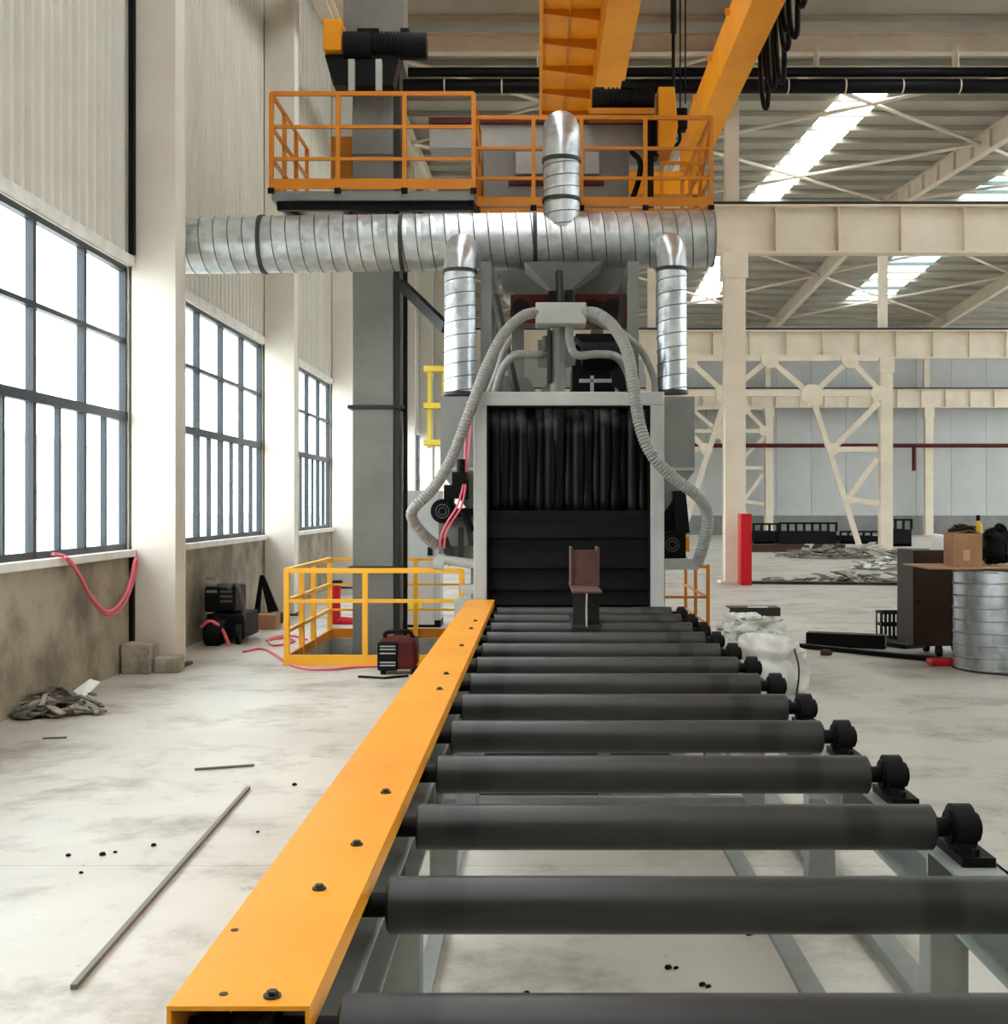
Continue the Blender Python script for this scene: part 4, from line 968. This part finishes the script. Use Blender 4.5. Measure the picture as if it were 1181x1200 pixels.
# wire basket / bucket
x, y, _ = G(1046, 752); bk = thing('mesh_bin', (x, y, 0), 'small dark mesh bin on the floor left of the brown cabinet', 'bin')
for k in range(6): 
    xx = x-.13+.052*k; B(xx-.008, xx+.008, y, y+.016, .02, .36).build('bar', 'black_paint', bk)
    B(xx-.008, xx+.008, y+.24, y+.256, .02, .36).build('bar', 'black_paint', bk)
for z in (.02, .19, .34): 
    m = MB(); m.box(x-.14, x+.14, y-.005, y+.012, z, z+.03); m.box(x-.14, x+.14, y+.245, y+.262, z, z+.03); m.box(x-.14, x-.125, y, y+.26, z, z+.03); m.box(x+.125, x+.14, y, y+.26, z, z+.03); m.build('hoop', 'black_paint', bk)
B(x-.14, x+.14, y, y+.26, 0, .02).build('bottom', 'black_paint', bk)
# spiral duct offcut standing on the floor
x, y, _ = G(1186, 788); x = P(1122,0,12.3).x+.56; dp = thing('spiral_duct_piece', (x, 12.3, 0), 'galvanised spiral duct piece standing upright on the floor at the right', 'duct')
MB().tube([(x, 12.35, .01), (x, 12.35, .5), (x, 12.35, 1.03)], .56, 64, False).build('pipe', 'galvanised_dark', dp, smooth=50)
MB().helix((x, 12.35, .01), (x, 12.35, 1.03), .558, .125, .014, 64).build('ridge', 'galvanised', dp, smooth=70)
MB().cyl((x, 12.35, 0), (x, 12.35, .02), .575, 48).build('bottom_rim', 'ring_dark', dp, smooth=40)
# board over the duct piece
tag(B(P(1090,0,12).x, x+.6, 12.0, 12.9, 1.045, 1.06).build('board', 'cardboard'), 'thin board laid across the upright duct piece', 'board')
# brown cabinet
d = 13.3; bc = thing('tool_cabinet', (P(1100,0,d).x, d, 0), 'dark brown cabinet standing behind the duct piece', 'cabinet')
x0, x1 = P(1070,0,d).x, P(1126,0,d).x
B(x0, x1+.3, d, d+.6, .12, P(0,645,d).z).build('body', 'brown_cabinet', bc, bevel=.008); B(x0+.02, x0+.40, d-.012, d, .15, P(0,650,d).z).build('door', 'brown_cabinet', bc, bevel=.004)
MB().cyl((x0+.02, d-.04, .62), (x0+.05, d-.04, .62), .025, 10).build('lock', 'black_iron', bc)
for xx in (x0+.30, x1+.1):
    for yy in (d+.06, d+.5): MB().cyl((xx-.02, yy, .065), (xx+.03, yy, .065), .064, 14).build('caster', 'black_iron', bc, smooth=40)
# things on the board
d = 12.25; zb = 1.061
x0, x1 = P(1117,0,d).x, P(1151,0,d).x
ct = thing('cardboard_carton', ((x0+x1)/2, d, zb), 'brown cardboard carton with tape sitting on the board', 'carton')
B(x0, x1, d, d+.3, zb, zb+.34).build('box', 'cardboard', ct, bevel=.004); B(x0+.10, x0+.17, d-.003, d, zb+.06, zb+.17).build('tape', 'tape', ct)
for sgn in (0, 1): MB().prism([(x0+.01, zb+.34), (x0+.15, zb+.36), (x0+.15, zb+.366), (x0+.01, zb+.346)] if not sgn else [(x1-.01, zb+.34), (x1-.13, zb+.37), (x1-.13, zb+.376), (x1-.01, zb+.346)], d+.01, d+.29).build('flap', 'cardboard', ct)
m = MB(); m.add(*lump(((x0+x1)/2, d+.15, zb+.36), (.12, .1, .06), 4, amp=.3)); o = m.build('contents', 'brown_cabinet', ct, smooth=60)
y = 13.45; p0 = P(1088,643,y)
pp = MB(); pp.add([P(1089,644,y), P(1093,625,y), P(1108,627,y+.1), P(1119,632,y), P(1116,648,y)], [(0,1,2,3,4)]); o = pp.build('paper_sheet', 'paper'); md = o.modifiers.new('s', 'SOLIDIFY'); md.thickness = .01
tag(o, 'crumpled white paper sheet on the brown cabinet', 'paper')
pp = MB(); pp.add([P(1143,659,12.85), P(1160,622,12.85), P(1170,620,12.88), P(1158,659,12.85)], [(0,1,2,3)]); o = pp.build('paper_sheet', 'paper'); md = o.modifiers.new('s', 'SOLIDIFY'); md.thickness = .01
tag(o, 'white paper sheet poking out behind the carton', 'paper')
b1 = thing('tool_bag', (P(1165,0,12.4).x, 12.4, zb), 'black tool bag slumped on the board beside the carton', 'bag')
m = MB(); m.add(*lump((P(1168,0,12.45).x, 12.5, zb+.205), (.15, .16, .19), 3)); m.build('bag', 'black_iron', b1, smooth=70)
m = MB(); m.tube(spline([P(1163,635,12.4), P(1168,616,12.4), P(1178,620,12.4), P(1180,640,12.4)], 6), .02, 8); m.build('handle', 'black_iron', b1, smooth=60)
bt = thing('spray_bottle', (P(1146,0,12.8).x, 12.8, P(0,642,12.8).z), 'small yellow bottle with black cap behind the carton', 'bottle')
c = P(1146,0,12.8); zt = P(0,642,12.8).z
m = MB(); pr_ = [(1.061,.045),(zt+.18,.045),(zt+.24,.042),(zt+.29,.02)]; m.tube([(c.x,12.8,z) for z,_ in pr_], [r for _,r in pr_], 16); m.build('body', 'flesh_yellow', bt, smooth=50)
m = MB(); m.cyl((c.x,12.8,zt+.29),(c.x,12.8,zt+.35),.022,12); m.build('cap', 'black_iron', bt, smooth=50)
# red box at the column
rb = thing('red_box', (4.45, 25.3, 0), 'tall bright red steel box beside the cream hall column', 'box')
B(P(868,0,25.2).x, P(881,0,25.2).x, 25.2, 25.6, 0, P(0,602,25.2).z).build('body', 'red', rb, bevel=.01); B(P(870,0,25.2).x, P(879,0,25.2).x, 25.18, 25.2, .1, P(0,606,25.2).z).build('door', 'red', rb, bevel=.004)
# far dark stillages
def stillage(px0, px1, pyt, d, label):
    x0, x1 = P(px0,0,d).x, P(px1,0,d).x; zt = P(0,pyt,d).z; t = thing('stillage_crate', ((x0+x1)/2, d, 0), label, 'crate', 'dark steel crates far back')
    zm = zt*.62
    B(x0, x1, d, d+.06, .0, zm).build('side_panel', 'black_paint', t); B(x0, x1, d+1.2, d+1.26, .0, zm).build('side_panel', 'black_paint', t); B(x0, x1, d, d+1.2, 0, .1).build('base', 'black_paint', t)
    B(x0, x1, d, d+.06, zt-.08, zt).build('top_bar', 'black_paint', t)
    n = max(3, int((px1-px0)/9)); 
    for k in range(n+1): 
        x = x0+(x1-x0)*k/n; B(x-.05, x+.05, d, d+.06, zm, zt).build('bar', 'black_paint', t)
stillage(883, 911, 613, 52, 'small dark steel crate far back next to the red box')
stillage(914, 980, 612, 49, 'long dark steel crate with upright bars far back, left of the leaning brace')
stillage(1040, 1068, 608, 49, 'dark steel crate with upright bars far back, right of the hall column')
stillage(985, 1030, 622, 52, 'dark steel crate behind the leaning brace and hall column')
x, y, _ = G(1010, 654); scraps('scrap_pile', (x-.4, y+1), 2.0, 2.0, .35, 45, 'brown rubbish heap on the far floor left of the cabinet', sz=1.1, seed=5)
x, y, _ = G(1048, 668); scraps('scrap_pile', (x+.1, y+.4), .95, .9, .4, 40, 'white rubbish heap on the far floor beside the brown cabinet', ('paper','scrap_light'), sz=.6, seed=6)
x, y, _ = G(985, 683); scraps('scrap_pile', (x, y), 1.6, .5, .06, 25, 'flat strip of litter on the floor in front of the red box', sz=.8, seed=9)
